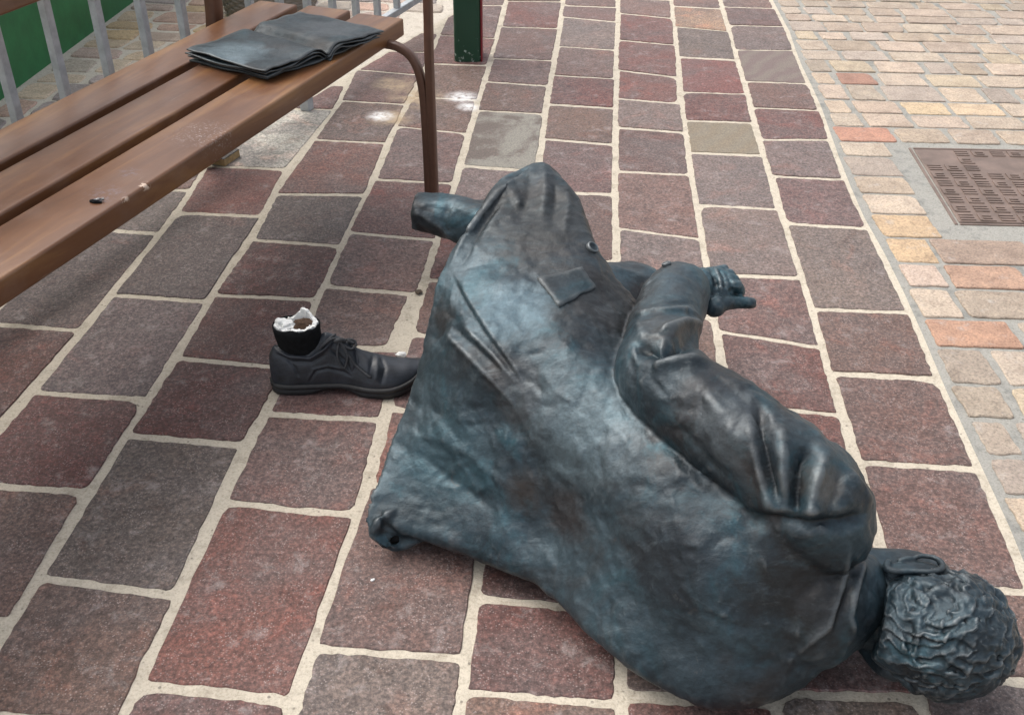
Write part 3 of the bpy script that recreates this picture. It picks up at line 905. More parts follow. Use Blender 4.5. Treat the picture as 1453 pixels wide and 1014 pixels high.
# ------------------------------------------------------------------ manhole cover
mh = empty('manhole_cover', (MH_X0 + .28, (MH_Y0 + MH_Y1) / 2, 0), 'brown cast iron manhole cover with a raised block pattern set in the setts', 'manhole cover')
ux = Vector((1, -0.03, 0)).normalized(); uy = (MH[0] - MH[1]); mdep = uy.length; uy.normalize()
mc0 = MH[1].copy()
mwid = 0.56
def mpt(a, b_, z=0.0): return mc0 + ux * a + uy * b_ + Vector((0, 0, z))
bm = bmesh.new()
box(bm, mpt(mwid / 2, mdep / 2, -0.012), ux * (mwid / 2), uy * (mdep / 2), (0, 0, 0.0135), 0.002, 1)
from_bm('cover_plate', bm, M['iron'], mh, smooth=False)
bm = bmesh.new()
fw = 0.008
for (a, b_, ha, hb) in ((-fw - .002, mdep / 2, fw / 2, mdep / 2 + .012), (mwid + fw + .002, mdep / 2, fw / 2, mdep / 2 + .012), (mwid / 2, -fw - .002, mwid / 2, fw / 2), (mwid / 2, mdep + fw + .002, mwid / 2, fw / 2)):
    box(bm, mpt(a, b_, -0.012), ux * ha, uy * hb, (0, 0, 0.0125), 0.001, 1)
from_bm('cover_frame', bm, M['iron'], mh, smooth=False)
cell = mdep / 9.0
TZ = 0.0015
def in_logo(i, j): return (3 <= i <= 8 and 6 <= j <= 7) or (5 <= i <= 6 and 4 <= j <= 5) or (4 <= i <= 8 and j == 2)
bm = bmesh.new()
for i in range(int(mwid / cell)):
    for j in range(9):
        if in_logo(i, j) or (i <= 1 and j > 6): continue
        cx, cy = (i + .5) * cell, (j + .5) * cell
        if (i + j) % 2 == 0:
            for q in (-1, 0, 1):
                box(bm, mpt(cx, cy + q * cell * .27, TZ + .0010), ux * cell * .36, uy * cell * .075, (0, 0, 0.0014))
        else:
            box(bm, mpt(cx - cell * .36, cy, TZ + .0010), ux * cell * .05, uy * cell * .36, (0, 0, 0.0014))
            box(bm, mpt(cx, cy - cell * .36, TZ + .0010), ux * cell * .36, uy * cell * .05, (0, 0, 0.0014))
            for q in (-0.1, 0.16):
                box(bm, mpt(cx + cell * .02, cy + cell * q, TZ + .0010), ux * cell * .22, uy * cell * .05, (0, 0, 0.0014))
from_bm('raised_tread', bm, M['iron'], mh, smooth=False, color=None)['kind'] = 'stuff'
bm = bmesh.new()
for q in (0.24, 0.74):
    box(bm, mpt(cell * 5.9, cell * (4.55 + q * 1.1), TZ + .0008), ux * cell * .22, uy * cell * .17, (0, 0, 0.0006))
from_bm('lifting_hole', bm, M['black'], mh, smooth=False)
bm = bmesh.new()
for (a, b_, ha, hb) in ((5.15, 5.0, .05, 0.95), (6.0, 4.1, .9, .05)):
    box(bm, mpt(cell * a, cell * b_, TZ + .0008), ux * cell * ha, uy * cell * hb, (0, 0, 0.0012))
from_bm('keyhole_rim', bm, M['iron'], mh, smooth=False)

# ------------------------------------------------------------------ bench
BZ = 0.47
bo = P(573, 26, BZ); bdv = (P(573, 26, BZ) - P(0, 396, BZ)).normalized(); bn = Vector((-bdv.y, bdv.x, 0))
def B(a, n_, z): return Vector((bo.x, bo.y, 0)) + bdv * a + bn * n_ + Vector((0, 0, z))
BL = 2.2
bench = empty('bench', B(-BL / 2, .22, 0), 'brown slatted bench with a steel leg and an open bronze book on its seat', 'bench')
for (n0, n1, a1) in ((0.0, 0.130, 0.0), (0.160, 0.285, 0.012), (0.314, 0.43, 0.004)):
    bm = bmesh.new()
    box(bm, B(-BL / 2 + a1 / 2, (n0 + n1) / 2, BZ - 0.0225), bdv * (BL / 2 + a1 / 2), bn * ((n1 - n0) / 2), (0, 0, 0.0225), 0.006, 3)
    from_bm('slat', bm, M['slat'], bench)
# back board seen at the upper left, and one above it
for z0, z1, nn in ((0.655, 0.76, 0.50), (0.79, 0.89, 0.53)):
    bm = bmesh.new()
    lean = Vector((0, 0, 1)) + bn * 0.22
    box(bm, B(-BL / 2 - .32, nn, (z0 + z1) / 2), bdv * (BL / 2 - 0.28), bn * 0.016, lean * ((z1 - z0) / 2), 0.006, 3)
    from_bm('back_slat', bm, M['slat'], bench)
lb = Vector((-0.213, 2.645, 0))
la = (lb - Vector((bo.x, bo.y, 0))).dot(bdv); ln = (lb - Vector((bo.x, bo.y, 0))).dot(bn)
def bframe(a):
    for part, pts, r in (
        ('front_leg', [B(a, ln, 0), B(a, ln, .2), B(a, ln, .4), B(a, ln, .60), B(a, ln + .03, .655), B(a, ln + .12, .67)], 0.0108),
        ('seat_bracket', [B(a, .42, .432), B(a, .2, .432), B(a, .03, .430), B(a, -.03, .424), B(a, -.068, .395), B(a, ln + .022, .33), B(a, ln + .0165, .20), B(a, ln + .0160, .012)], 0.0105),
        ('armrest', [B(a, ln + .12, .67), B(a, .25, .672), B(a, .50, .665)], 0.0115),
    ):
        bm = bmesh.new(); tube(bm, pts, [r] * len(pts), seg=16, n=8, roundends=True, squarish=4.0, flatdir=tuple(bdv), flat=1.05)
        from_bm(part, bm, M['brown'], bench)
bframe(la); bframe(-BL + 0.12)
for a in (-0.15, -BL + 0.15):
    bm = bmesh.new()
    pts = [B(a + .05, .60, 0.028), B(a + .02, .52, .3), B(a, .47, .47), B(a, .475, .62), B(a, .52, .80), B(a, .55, .92)]
    tube(bm, pts, [0.019] * len(pts), seg=16, n=6, squarish=4.5, flatdir=tuple(bdv))
    from_bm('back_post', bm, M['brown'], bench)
bm = bmesh.new(); box(bm, B(-BL / 2, .215, BZ - .0475), bdv * (BL / 2 - .16), bn * .02, (0, 0, .0022)); from_bm('seat_strap', bm, M['brown'], bench, smooth=False)

# torn metal stub on the front slat
stub = empty('metal_stub', P(141, 287, BZ), 'small torn shiny metal stub left on the front bench slat', 'metal stub')
bm = bmesh.new()
c0 = P(141, 287, BZ)
ball(bm, c0 + Vector((0, 0, .004)), (0.0095, 0.0045, 0.004), [bdv * .5 + Vector((.8, 0, 0)), Vector((0, .8, .2)), Vector((0, 0, 1))], 3)
me = remeshed(bm, 0.0012, 1); lumpy(me, 160, 0.0025, 3)
o = link('torn_metal', me, M['steel'], stub)
bm = bmesh.new(); tube(bm, [c0 + Vector((-.014, 0, .002)), c0 + Vector((-.006, -.003, .003)), c0 + Vector((.004, -.004, .002))], [.003, .004, .002], seg=8, n=3)
from_bm('dark_rim', bm, M['sock'], stub)

# wooden shim under the back leg
wbm = bmesh.new()
wc = P(322, 226, 0.0); wdx = None
shim = empty('wooden_shim', wc, 'small block of raw wood with a dirty grey top wedged under the back bench leg', 'wood block')
K0, K1 = P(319.5, 236.5), P(341, 222)
we1 = (K1 - K0) / 2; we2 = (P(300, 233.5) - K0).normalized() * 0.055
wctr = K0 + we1 + we2
box(wbm, wctr + Vector((0, 0, 0.0105)), we1, we2, (0, 0, 0.0105), 0.0015, 1)
from_bm('block', wbm, M['wood'], shim, smooth=False)
wbm = bmesh.new(); box(wbm, wctr + Vector((0, 0, 0.0225)), we1 * .99, we2 * .99, (0, 0, 0.0012), 0.0005, 1)
from_bm('dirty_top', wbm, M['woodtop'], shim, smooth=False)

# ------------------------------------------------------------------ railing behind the bench
rail = empty('metal_railing', B(0.2, .565, 0), 'grey metal crowd barrier of upright bars standing behind the bench', 'barrier')
RN = 0.5652
def RB(a, z): return B(a, RN, z)
for z in (0.13, 1.02):
    bm = bmesh.new(); box(bm, RB(-0.35, z), bdv * 1.95, bn * 0.0125, (0, 0, 0.0125), 0.002, 1)
    from_bm('rail', bm, M['grey'], rail, smooth=False)
bars = None
for k in range(25):
    a = -2.187 + 0.156 * k
    if bars is None:
        bm = bmesh.new(); box(bm, RB(a, 0.575), bdv * 0.0105, bn * 0.0105, (0, 0, 0.432), 0.0015, 1)
        bars = from_bm('bar', bm, M['grey'], rail, smooth=False); a0 = a
    else:
        c = bars.copy(); COL.objects.link(c); c.parent = rail; c.matrix_parent_inverse = bars.matrix_parent_inverse.copy()
        c.location = bdv * (a - a0)
for a in (0.40, -1.95):
    bm = bmesh.new(); box(bm, RB(a, 0.0585), bdv * 0.0165, bn * 0.0165, (0, 0, 0.0585), 0.002, 1)
    from_bm('foot', bm, M['grey'], rail, smooth=False)

# ------------------------------------------------------------------ wicker planter
pcn = P(372, 38); pcn = pcn + Vector((0, .19, 0))
pl = empty('wicker_planter', pcn, 'grey woven wicker planter standing behind the railing', 'planter')
PRAD = 0.185
bm = bmesh.new()
prof = [(0.10, 0.0), (0.150, 0.004), (0.176, 0.02), (0.186, 0.05), (0.192, 0.12), (0.20, 0.30), (0.205, 0.34), (0.19, 0.342), (0.18, 0.30), (0.17, 0.28)]
loft(bm, [[Vector((pcn.x + r * math.cos(2 * math.pi * k / 64), pcn.y + r * math.sin(2 * math.pi * k / 64), z)) for k in range(64)] for r, z in prof])
from_bm('pot', bm, M['wicker'], pl)
bm = bmesh.new()
nst = 44
for lev in range(26):
    z = 0.012 + lev * 0.0125
    rr = float(np.interp(z, [0.004, .02, .05, .12, .30, .34], [0.152, .176, .186, .192, .20, .205]))
    ring = []
    for k in range(nst * 4):
        th = 2 * math.pi * k / (nst * 4)
        r2 = rr + 0.0035 * (1 if lev % 2 else -1) * math.cos(th * nst / 2 * 1.0) + .002
        ring.append((pcn.x + r2 * math.cos(th), pcn.y + r2 * math.sin(th), z))
    m_ = len(ring)
    vs = [[bm.verts.new((x + (pcn.x - x) * s_, y + (pcn.y - y) * s_, zz + dz_)) for (x, y, zz) in ring] for s_, dz_ in ((0.015, -.0062), (-.012, 0), (0.015, .0062))]
    for a_ in range(2):
        for k in range(m_):
            bm.faces.new((vs[a_][k], vs[a_][(k + 1) % m_], vs[a_ + 1][(k + 1) % m_], vs[a_ + 1][k]))
from_bm('woven_strand', bm, M['wicker'], pl)['kind'] = 'stuff'

# ------------------------------------------------------------------ open bronze book
zb = BZ
bk = empty('open_book', P(400, 70, zb), 'open bronze book with buckled dark pages lying on the bench seat', 'book')
def bilin(q, s, t): return (q[0] * (1 - s) + q[1] * s) * (1 - t) + (q[3] * (1 - s) + q[2] * s) * t
def page(name, quad, zfun, th, seed, mat, ns=34, ntt=24, edge=0.006):
    """quad corners: gutter-far, outer-far, outer-near, gutter-near"""
    bm = bmesh.new(); T = []; Bo = []
    for i in range(ns + 1):
        rt, rb = [], []
        for j in range(ntt + 1):
            s_, t_ = i / ns, j / ntt
            p = bilin(quad, s_, t_)
            e = edge * noise.noise(Vector((s_ * 5 + seed, t_ * 5, seed * 3)))
            e2 = edge * noise.noise(Vector((s_ * 5, t_ * 5 + seed, seed * 5 + 9)))
            z = zfun(s_, t_) + 0.0036 * noise.fractal(Vector((s_ * 3.2 + seed, t_ * 3.2, seed)), 1, 2, 3)
            rt.append(bm.verts.new((p.x + e, p.y + e2, z))); rb.append(bm.verts.new((p.x + e, p.y + e2, z - th)))
        T.append(rt); Bo.append(rb)
    for i in range(ns):
        for j in range(ntt):
            bm.faces.new((T[i][j], T[i + 1][j], T[i + 1][j + 1], T[i][j + 1])); bm.faces.new((Bo[i][j], Bo[i][j + 1], Bo[i + 1][j + 1], Bo[i + 1][j]))
    for i in range(ns):
        for j in (0, ntt): bm.faces.new((T[i][j], T[i + 1][j], Bo[i + 1][j], Bo[i][j]))
    for j in range(ntt):
        for i in (0, ns): bm.faces.new((T[i][j], T[i][j + 1], Bo[i][j + 1], Bo[i][j]))
    return from_bm(name, bm, mat, bk)
zt = zb + 0.029
def Q(*pts): return [P(u, v, z) for (u, v, z) in pts]
qL = Q((359, 41, zt - .004), (263, 71, zt + .002), (376, 103, zt - .002), (466, 71, zt - .004))
qR = Q((359, 41, zt - .004), (426, 14, zt), (543, 44, zt - .006), (466, 71, zt - .004))
def zl(base, outer): return lambda s, t: base - 0.013 * math.exp(-(s / 0.07) ** 2) + 0.006 * math.exp(-((s - .22) / .16) ** 2) + outer * s * s
for k in range(3):
    sh = k * 0.0035
    qs = [p + Vector((-.002 * k, -.002 * k, 0)) for p in qL]; qs2 = [p + Vector((.001 * k, -.002 * k, 0)) for p in qR]
    if k:
        qs = [qs[0], qs[1].lerp(qs[0], .05 * k - .04), qs[2].lerp(qs[3], .03 * k), qs[3]]; qs2 = [qs2[0], qs2[1].lerp(qs2[0], .03 * k), qs2[2].lerp(qs2[3], .035 * k), qs2[3]]
    page('page', qs, zl(zt - .0062 * k, 0.003 if k == 0 else -.001), 0.0028, 1.3 + k, M['book'])
    page('page', qs2, zl(zt - .0062 * k, -0.004), 0.0028, 7.7 + k, M['book'])
cL = Q((359, 50, zb + .006), (270, 86, zb + .006), (378, 111, zb + .006), (466, 83, zb + .006)); cR = Q((359, 50, zb + .006), (430, 22, zb + .006), (534, 50, zb + .006), (466, 83, zb + .006))
page('cover', cL, lambda s, t: zb + .0075, 0.0045, 3.3, M['book'], 14, 10); page('cover', cR, lambda s, t: zb + .0075, 0.0045, 5.1, M['book'], 14, 10)
#@STATUE_BEGIN
# ------------------------------------------------------------------ fallen bronze statue
st = empty('fallen_statue', P(900, 700, 0), 'bronze statue of a man in a long coat toppled on its side on the slabs', 'statue')
# coat body: sections from the flared hem to the neck; each section runs from the ground side over the back to the front edge
SEC = [
    [(517, 745, .060), (545, 655, .12), (581, 555, .20), (604, 462, .29), (631, 370, .37), (698, 282, .412), (780, 236, .425)],
    [(606, 772, .045), (630, 680, .13), (652, 592, .22), (668, 505, .315), (690, 415, .375), (750, 322, .412), (824, 284, .41)],
    [(690, 800, .045), (714, 712, .14), (736, 622, .235), (754, 540, .315), (775, 470, .365), (812, 402, .39), (852, 358, .38)],
    [(768, 835, .050), (790, 746, .14), (812, 660, .235), (832, 592, .305), (850, 532, .342), (872, 472, .345), (892, 418, .325)],
    [(860, 920, .050), (880, 832, .14), (900, 745, .228), (920, 672, .290), (940, 612, .318), (955, 545, .30), (962, 485, .26)],
    [(960, 988, .040), (975, 905, .13), (990, 820, .216), (1010, 748, .272), (1030, 692, .300), (1042, 625, .28), (1045, 568, .23)],
    [(1060, 1008, .045), (1075, 932, .13), (1090, 852, .206), (1106, 785, .268), (1128, 738, .305), (1150, 675, .28), (1140, 645, .20)],
    [(1150, 965, .070), (1166, 905, .135), (1180, 845, .196), (1196, 790, .248), (1214, 748, .295), (1220, 706, .28), (1200, 700, .19)],
    [(1214, 905, .088), (1220, 872, .118), (1222, 838, .150), (1224, 805, .185), (1228, 776, .210), (1222, 760, .19), (1210, 765, .14)],
]
def section(sec):
    pts = [np.array(P(*q)) for q in sec]
    a, e = pts[0], pts[-1]
    f = e + np.array((0.0, -0.012, 0)); f[2] = e[2] * 0.5
    g = e * 0.72 + a * 0.28; g[2] = 0.015
    hh = e * 0.36 + a * 0.64; hh[2] = 0.010
    return pts + [f, g, hh]
rings_c = np.array([section(s_) for s_ in SEC])
# hem of the underside curls out at the lower corner
rings_c[0][9] = np.array(P(572, 770, .020)); rings_c[0][8] = rings_c[0][8] + np.array((-.02, 0.0, 0))
along = np.stack([crom(rings_c[:, j], 8) for j in range(rings_c.shape[1])], axis=1)
dense = np.array([crom(r, 7, closed=True) for r in along])
bm = bmesh.new()
hc = dense[0].mean(0); ax = dense[8].mean(0) - hc; ax /= np.linalg.norm(ax)
loft(bm, [hc + ax * .10 + (dense[0] - hc) * .25, hc + ax * .08 + (dense[0] - hc) * .60, hc + ax * .03 + (dense[0] - hc) * .80, hc + (dense[0] - hc) * .855] + list(dense))
# torn rim at the top of the skirt and the rolled fold at its lower corner
tube(bm, [P(668, 326, .398), P(694, 290, .410), P(718, 262, .416), P(742, 251, .418), P(768, 243, .424), P(782, 254, .424), P(800, 268, .416), P(818, 292, .408), P(828, 320, .398)], [.010, .012, .013, .014, .017, .012, .016, .014, .010], seg=12, n=4)
tube(bm, [P(722, 262, .412), P(736, 290, .416)], [.014, .010], seg=10, n=2)
tube(bm, [P(772, 246, .424), P(766, 285, .418)], [.015, .010], seg=10, n=2)
tube(bm, [P(802, 270, .416), P(796, 308, .410)], [.015, .010], seg=10, n=2)
tube(bm, [P(560, 722, .080), P(538, 740, .070), P(533, 757, .048), P(548, 774, .024), P(568, 775, .018), P(586, 768, .030), P(606, 764, .048)], [.008, .010, .010, .009, .008, .009, .006], seg=12, n=5)
ball(bm, P(563, 756, .045) + Vector((.006, .026, .002)), .024, sub=3)
# near arm in its sleeve
ARM = [((1166, 738, .270), .076), ((1142, 704, .308), .079), ((1098, 655, .335), .077), ((1028, 602, .350), .0735), ((968, 560, .352), .071), ((938, 530, .352), .069), ((936, 492, .350), .062), ((948, 445, .345), .0585), ((962, 415, .338), .0545)]
tube(bm, [P(*p) for p, r in ARM], [r for p, r in ARM], seg=26, n=5, roundends=True)
ball(bm, P(1186, 722, .290), .056, sub=3)
ball(bm, P(1150, 690, .310), .074, sub=3)
# neck end closes under the collar
tube(bm, [P(1150, 850, .14), P(1205, 842, .13), P(1222, 842, .125)], [.10, .075, .062], seg=24, n=4)
me = remeshed(bm, 0.0040, 4)
lumpy(me, 7, 0.0050, 1.7, 2)
lumpy(me, 20, 0.0020, 5.1, 4)
pellets(me, 17, 0.0013, 2.0)
lumpy(me, 60, 0.0008, 2.1, 3)
toolmarks(me, 1500, 4, (.55, -.45, -.25), rr=(.0045, .008), amp=(.0007, .0020))
ST = [
    # sleeve: elbow folds
    ([(905, 486), (935, 499), (965, 488), (1004, 474)], .013, -.024, 'g'),
    ([(935, 474), (970, 458), (1003, 462)], .010, .012, 'g'),
    ([(900, 446), (930, 440), (975, 438), (994, 452)], .006, .0055, 'g'),
    ([(908, 432), (940, 428), (985, 430)], .006, -.003, 'g'),
    ([(905, 455), (912, 478), (925, 500)], .010, .006, 'g'),
    ([(925, 517), (960, 513), (1010, 508)], .012, .012, 'g'),
    # long folds of the upper sleeve
    ([(1078, 572), (1083, 620), (1090, 665), (1103, 712)], .0085, -.013, 'g'),
    ([(1062, 590), (1072, 640), (1085, 690), (1098, 722)], .010, .008, 'g'),
    ([(1106, 600), (1112, 650), (1117, 715)], .012, .010, 'g'),
    ([(1150, 634), (1136, 665), (1130, 700), (1131, 735)], .012, -.019, 'g'),
    ([(1172, 640), (1160, 675), (1150, 712), (1146, 735)], .012, .010, 'g'),
    ([(1194, 664), (1188, 700), (1170, 735)], .010, -.007, 'g'),
    ([(1205, 668), (1222, 690), (1236, 716)], .010, .007, 'g'),
    ([(1060, 735), (1105, 738), (1150, 744), (1196, 741), (1234, 728)], .011, -.013, 'g'),
    ([(1075, 718), (1105, 722), (1150, 728), (1196, 722)], .010, .006, 'g'),
    ([(985, 540), (1020, 580), (1060, 640)], .016, .006, 'g'),
    ([(960, 600), (1000, 650), (1040, 690)], .014, -.006, 'g'),
    ([(1005, 525), (1060, 570), (1100, 590)], .014, -.004, 'g'),
    # groove between arm and back
    # side vent and creases of the skirt
    ([(648, 398), (662, 425), (690, 470), (718, 508), (742, 545)], .016, .0052, 'step'),
    ([(630, 470), (660, 500), (700, 540), (730, 575)], .007, .0060, 'g'),
    ([(640, 462), (672, 490), (712, 528)], .008, -.0045, 'g'),
    ([(655, 460), (700, 505), (735, 545)], .005, .004, 'g'),
    ([(600, 610), (660, 640), (720, 690)], .012, .004, 'g'),
    ([(590, 640), (640, 680), (700, 720)], .010, -.004, 'g'),
    ([(680, 560), (740, 620), (770, 680)], .03, -.007, 'g'),
    ([(760, 590), (800, 630), (840, 650)], .03, .006, 'g'),
    # top corner of the skirt
    ([(722, 262), (712, 292), (690, 330)], .014, 0.0048, 'g'),
    ([(752, 246), (748, 280), (735, 318)], .012, -0.0042, 'g'),
    ([(772, 240), (774, 270), (768, 310)], .010, 0.0054, 'g'),
    ([(786, 262), (788, 285), (783, 320)], .009, -0.0048, 'g'),
    ([(803, 262), (806, 290), (800, 330)], .009, 0.0042, 'g'),
    ([(760, 400), (740, 430), (750, 480)], .03, -.006, 'g'),
    # hem edge roll
    ([(640, 376), (668, 322), (705, 275), (735, 252)], .007, .005, 'g'),
    ([(652, 380), (680, 330), (716, 284)], .007, -.004, 'g'),
    ([(545, 745), (600, 752), (660, 775)], .014, .004, 'g'),
    ([(536, 722), (548, 745), (566, 758)], .006, -.006, 'g'),
    # back
    ([(830, 720), (880, 770), (900, 800)], .03, -.006, 'g'),
    ([(1050, 905), (1120, 935), (1180, 930)], .010, .003, 'g'),
    ([(1085, 760), (1110, 830), (1100, 900)], .04, -.006, 'g'),
    ([(1228, 790), (1216, 830), (1206, 875), (1214, 900)], .006, .006, 'g'),
    ([(1206, 780), (1196, 830), (1176, 890), (1120, 935)], .006, .005, 'g'),
    ([(1214, 785), (1204, 835), (1186, 892)], .006, -.005, 'g'),
]
strokes(me, ST)
me.polygons.foreach_set('use_smooth', [True] * len(me.polygons))
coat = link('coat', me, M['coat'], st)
bm = bmesh.new()
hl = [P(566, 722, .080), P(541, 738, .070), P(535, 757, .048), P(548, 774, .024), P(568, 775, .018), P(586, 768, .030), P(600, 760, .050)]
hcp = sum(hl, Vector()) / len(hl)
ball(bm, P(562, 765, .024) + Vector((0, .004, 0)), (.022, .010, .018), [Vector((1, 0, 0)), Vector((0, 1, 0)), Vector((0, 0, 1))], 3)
from_bm('hem_hollow_shade', bm, M['black'], st)  # solid black ball; the hollow's shade is put into its colour
cb = bvh_of(me)

def hit(u, v):
    d = ray(u, v).normalized()
    h_ = cb.ray_cast(Vector((0, 0, CAM_H)), d)
    return h_[0], h_[1]

# pocket flap lying proud of the coat side
fl = [(762, 396), (826, 378), (845, 408), (793, 436)]
bm = bmesh.new(); G = 12; T = []; Bt = []
for i in range(G + 1):
    rt, rb = [], []
    for j in range(G + 1):
        s_, t_ = i / G, j / G
        u = (fl[0][0] * (1 - s_) + fl[1][0] * s_) * (1 - t_) + (fl[3][0] * (1 - s_) + fl[2][0] * s_) * t_
        v = (fl[0][1] * (1 - s_) + fl[1][1] * s_) * (1 - t_) + (fl[3][1] * (1 - s_) + fl[2][1] * s_) * t_
        u += 2.0 * noise.noise(Vector((s_ * 4, t_ * 4, 1))); v += 2.0 * noise.noise(Vector((s_ * 4, t_ * 4, 7)))
        p, n_ = hit(u, v)
        lift = 0.0003 + 0.0028 * t_ ** 2 + 0.0030 * (1 - s_) ** 3
        rt.append(bm.verts.new(p + n_ * (lift + .002 * noise.noise(Vector((s_ * 3, t_ * 3, 3)))))); rb.append(bm.verts.new(p - n_ * .006))
    T.append(rt); Bt.append(rb)
for i in range(G):
    for j in range(G):
        bm.faces.new((T[i][j], T[i + 1][j], T[i + 1][j + 1], T[i][j + 1]))
    for j in (0, G): bm.faces.new((T[i][j], T[i + 1][j], Bt[i + 1][j], Bt[i][j]))
    for k in (0, G): bm.faces.new((T[k][i], T[k][i + 1], Bt[k][i + 1], Bt[k][i]))
flap = from_bm('pocket_flap', bm, M['bronze_dark'], st, smooth=True)

def button(u, v, r, name='button'):
    p, n_ = hit(u, v)
    if p is None: return
    a = n_.orthogonal().normalized(); b_ = n_.cross(a)
    bm = bmesh.new()
    prof = [(0, .0), (r * .55, .0005), (r * .72, .0028), (r * .9, .0032), (r, .0018), (r * 1.02, -.004)]
    rg = [[p + n_ * (z + .0022) + (a * math.cos(t_) + b_ * math.sin(t_)) * max(rr, r * .04) for t_ in [2 * math.pi * k / 20 for k in range(20)]] for rr, z in prof]
    loft(bm, rg)
    from_bm(name, bm, M['bronze'], st)
button(840, 352, .0115)
button(934, 381, .0085); button(946, 376, .0085)

# legs: trouser stubs seen past the hem
bm = bmesh.new()
KN = P(812, 345, .11)
tube(bm, [P(812, 360, .10), P(740, 335, .12), P(672, 316, .135), P(628, 306, .142), P(588, 300, .146)], [.075, .070, .063, .056, .048], seg=22, n=6, roundends=False, squarish=2.8, flatdir=(0.05, 0.25, 0.97), flat=0.86)
me = remeshed(bm, 0.0055, 4); lumpy(me, 16, .005, 3.3, 3); lumpy(me, 45, .0016, 8, 3)
strokes(me, [([(580, 298), (600, 306), (625, 322), (646, 345)], .008, .006, 'g'), ([(584, 318), (610, 332), (640, 352)], .012, -.004, 'g'), ([(640, 300), (620, 295), (600, 290)], .014, -.004, 'g')])
me.polygons.foreach_set('use_smooth', [True] * len(me.polygons))
link('broken_leg', me, M['bronze'], st)
bm = bmesh.new()
tube(bm, [P(770, 470, .17), P(835, 428, .17), P(892, 418, .155), P(945, 440, .14)], [.075, .074, .068, .060], seg=20, n=6)
tube(bm, [P(850, 420, .12), P(850, 420, .05)], [.06, .06], seg=16, n=3)
me = remeshed(bm, 0.006, 5); lumpy(me, 14, .005, 2.3, 3)
strokes(me, [([(872, 380), (892, 386), (918, 392)], .010, .005, 'g')])
me.polygons.foreach_set('use_smooth', [True] * len(me.polygons))
link('trouser_thigh', me, M['bronze'], st)

# ---------------- hand: loose fist with the thumb out, emerging from the cuff
HZ = .318
wr = P(980, 412, .332)
hcn = P(1017, 405, HZ)
hx = (P(1046, 420, HZ - .01) - wr).normalized()        # along the hand
hu = Vector((0, 0, 1)) - hx * hx.z; hu.normalize()
hy = hu.cross(hx)                                       # away from the viewer
def Hp(a, b_, c): return hcn + hx * a + hy * b_ + hu * c
bm = bmesh.new()
tube(bm, [wr - hx * .03, wr, Hp(-.03, 0, 0)], [.031, .030, .030], seg=18, n=4)
ball(bm, Hp(-.002, .0, -.002), (.038, .044, .033), [hx, hy, hu], 3)
ball(bm, Hp(.004, -.008, .006), (.032, .032, .026), [hx, hy, hu], 3)
fing = [(-.030, .0088, .052), (-.010, .0095, .058), (.010, .0092, .055), (.029, .0082, .046)]
for k, (y_, r_, ln_) in enumerate(fing):
    kn = Hp(.024 - abs(y_) * .12, y_, .018)
    m1 = Hp(.026 + ln_ * .16, y_ * .95, .002); m2 = Hp(.016 + ln_ * .12, y_ * .9, -.022); tip = Hp(-.004, y_ * .85, -.022)
    tube(bm, [Hp(-.01, y_ * .8, .014), kn, m1, m2, tip], [r_ * 1.15, r_ * 1.15, r_ * 1.0, r_ * .95, r_ * .8], seg=12, n=4)
    ball(bm, kn + hu * .002, r_ * 1.18, sub=2)
tb = [P(1012, 436, HZ - .01), P(1030, 430, HZ - .008), P(1049, 429, HZ - .010), P(1066, 430, HZ - .012)]
tube(bm, tb, [.016, .0135, .0118, .0102], seg=14, n=5)
ball(bm, P(1014, 434, HZ - .008), .021, sub=2)
me = remeshed(bm, 0.0026, 3); lumpy(me, 60, .0016, 6.1, 3)
strokes(me, [([(1006, 378), (1014, 392), (1018, 408)], .005, -.006, 'g'), ([(1018, 376), (1026, 392), (1028, 410)], .005, -.005, 'g'), ([(1012, 376), (1021, 394), (1024, 412)], .005, .004, 'g'), ([(1030, 384), (1037, 400), (1038, 416)], .005, -.004, 'g')])
me.polygons.foreach_set('use_smooth', [True] * len(me.polygons))
link('hand', me, M['bronze_head'], st)

# ---------------- head
HC = P(1317, 891, .108)
U = (P(1432, 905, .10) - P(1240, 850, .115)); U.z = 0.0; U.normalize()
Fd = Vector((0.25, 0.72, -0.66)); Fd = (Fd - U * Fd.dot(U)).normalized()
Ld = Fd.cross(U)
if Ld.z < 0: Ld = -Ld
def Hd(u, f_, l): return HC + U * u + Fd * f_ + Ld * l
AX = [U, Fd, Ld]
bm = bmesh.new()
ball(bm, Hd(.018, -.012, 0), (.095, .099, .082), AX, 4)            # skull
ball(bm, Hd(-.040, .045, 0), (.075, .052, .060), AX, 3)            # face
ball(bm, Hd(-.085, .058, 0), (.028, .032, .034), AX, 3)            # chin
for sgn in (-1, 1):
    tube(bm, [Hd(-.035, .00, sgn * .066), Hd(-.065, .03, sgn * .056), Hd(-.092, .062, sgn * .018)], [.020, .018, .018], seg=12, n=4)
    ball(bm, Hd(-.012, .078, sgn * .036), (.020, .018, .018), AX, 2)   # cheek
    tube(bm, [Hd(.022, .086, sgn * .012), Hd(.027, .084, sgn * .032), Hd(.02, .07, sgn * .05)], [.008, .009, .007], seg=10, n=4)  # brow
    ball(bm, Hd(.008, .079, sgn * .031), .0125, sub=2)               # eye
tube(bm, [Hd(.018, .092, 0), Hd(-.006, .104, 0), Hd(-.022, .112, 0)], [.008, .010, .012], seg=12, n=4)
tube(bm, [Hd(-.050, .094, -.022), Hd(-.048, .100, 0), Hd(-.050, .094, .022)], [.006, .008, .006], seg=10, n=4)
tube(bm, [Hd(-.059, .093, -.020), Hd(-.058, .098, 0), Hd(-.059, .093, .020)], [.006, .008, .006], seg=10, n=4)
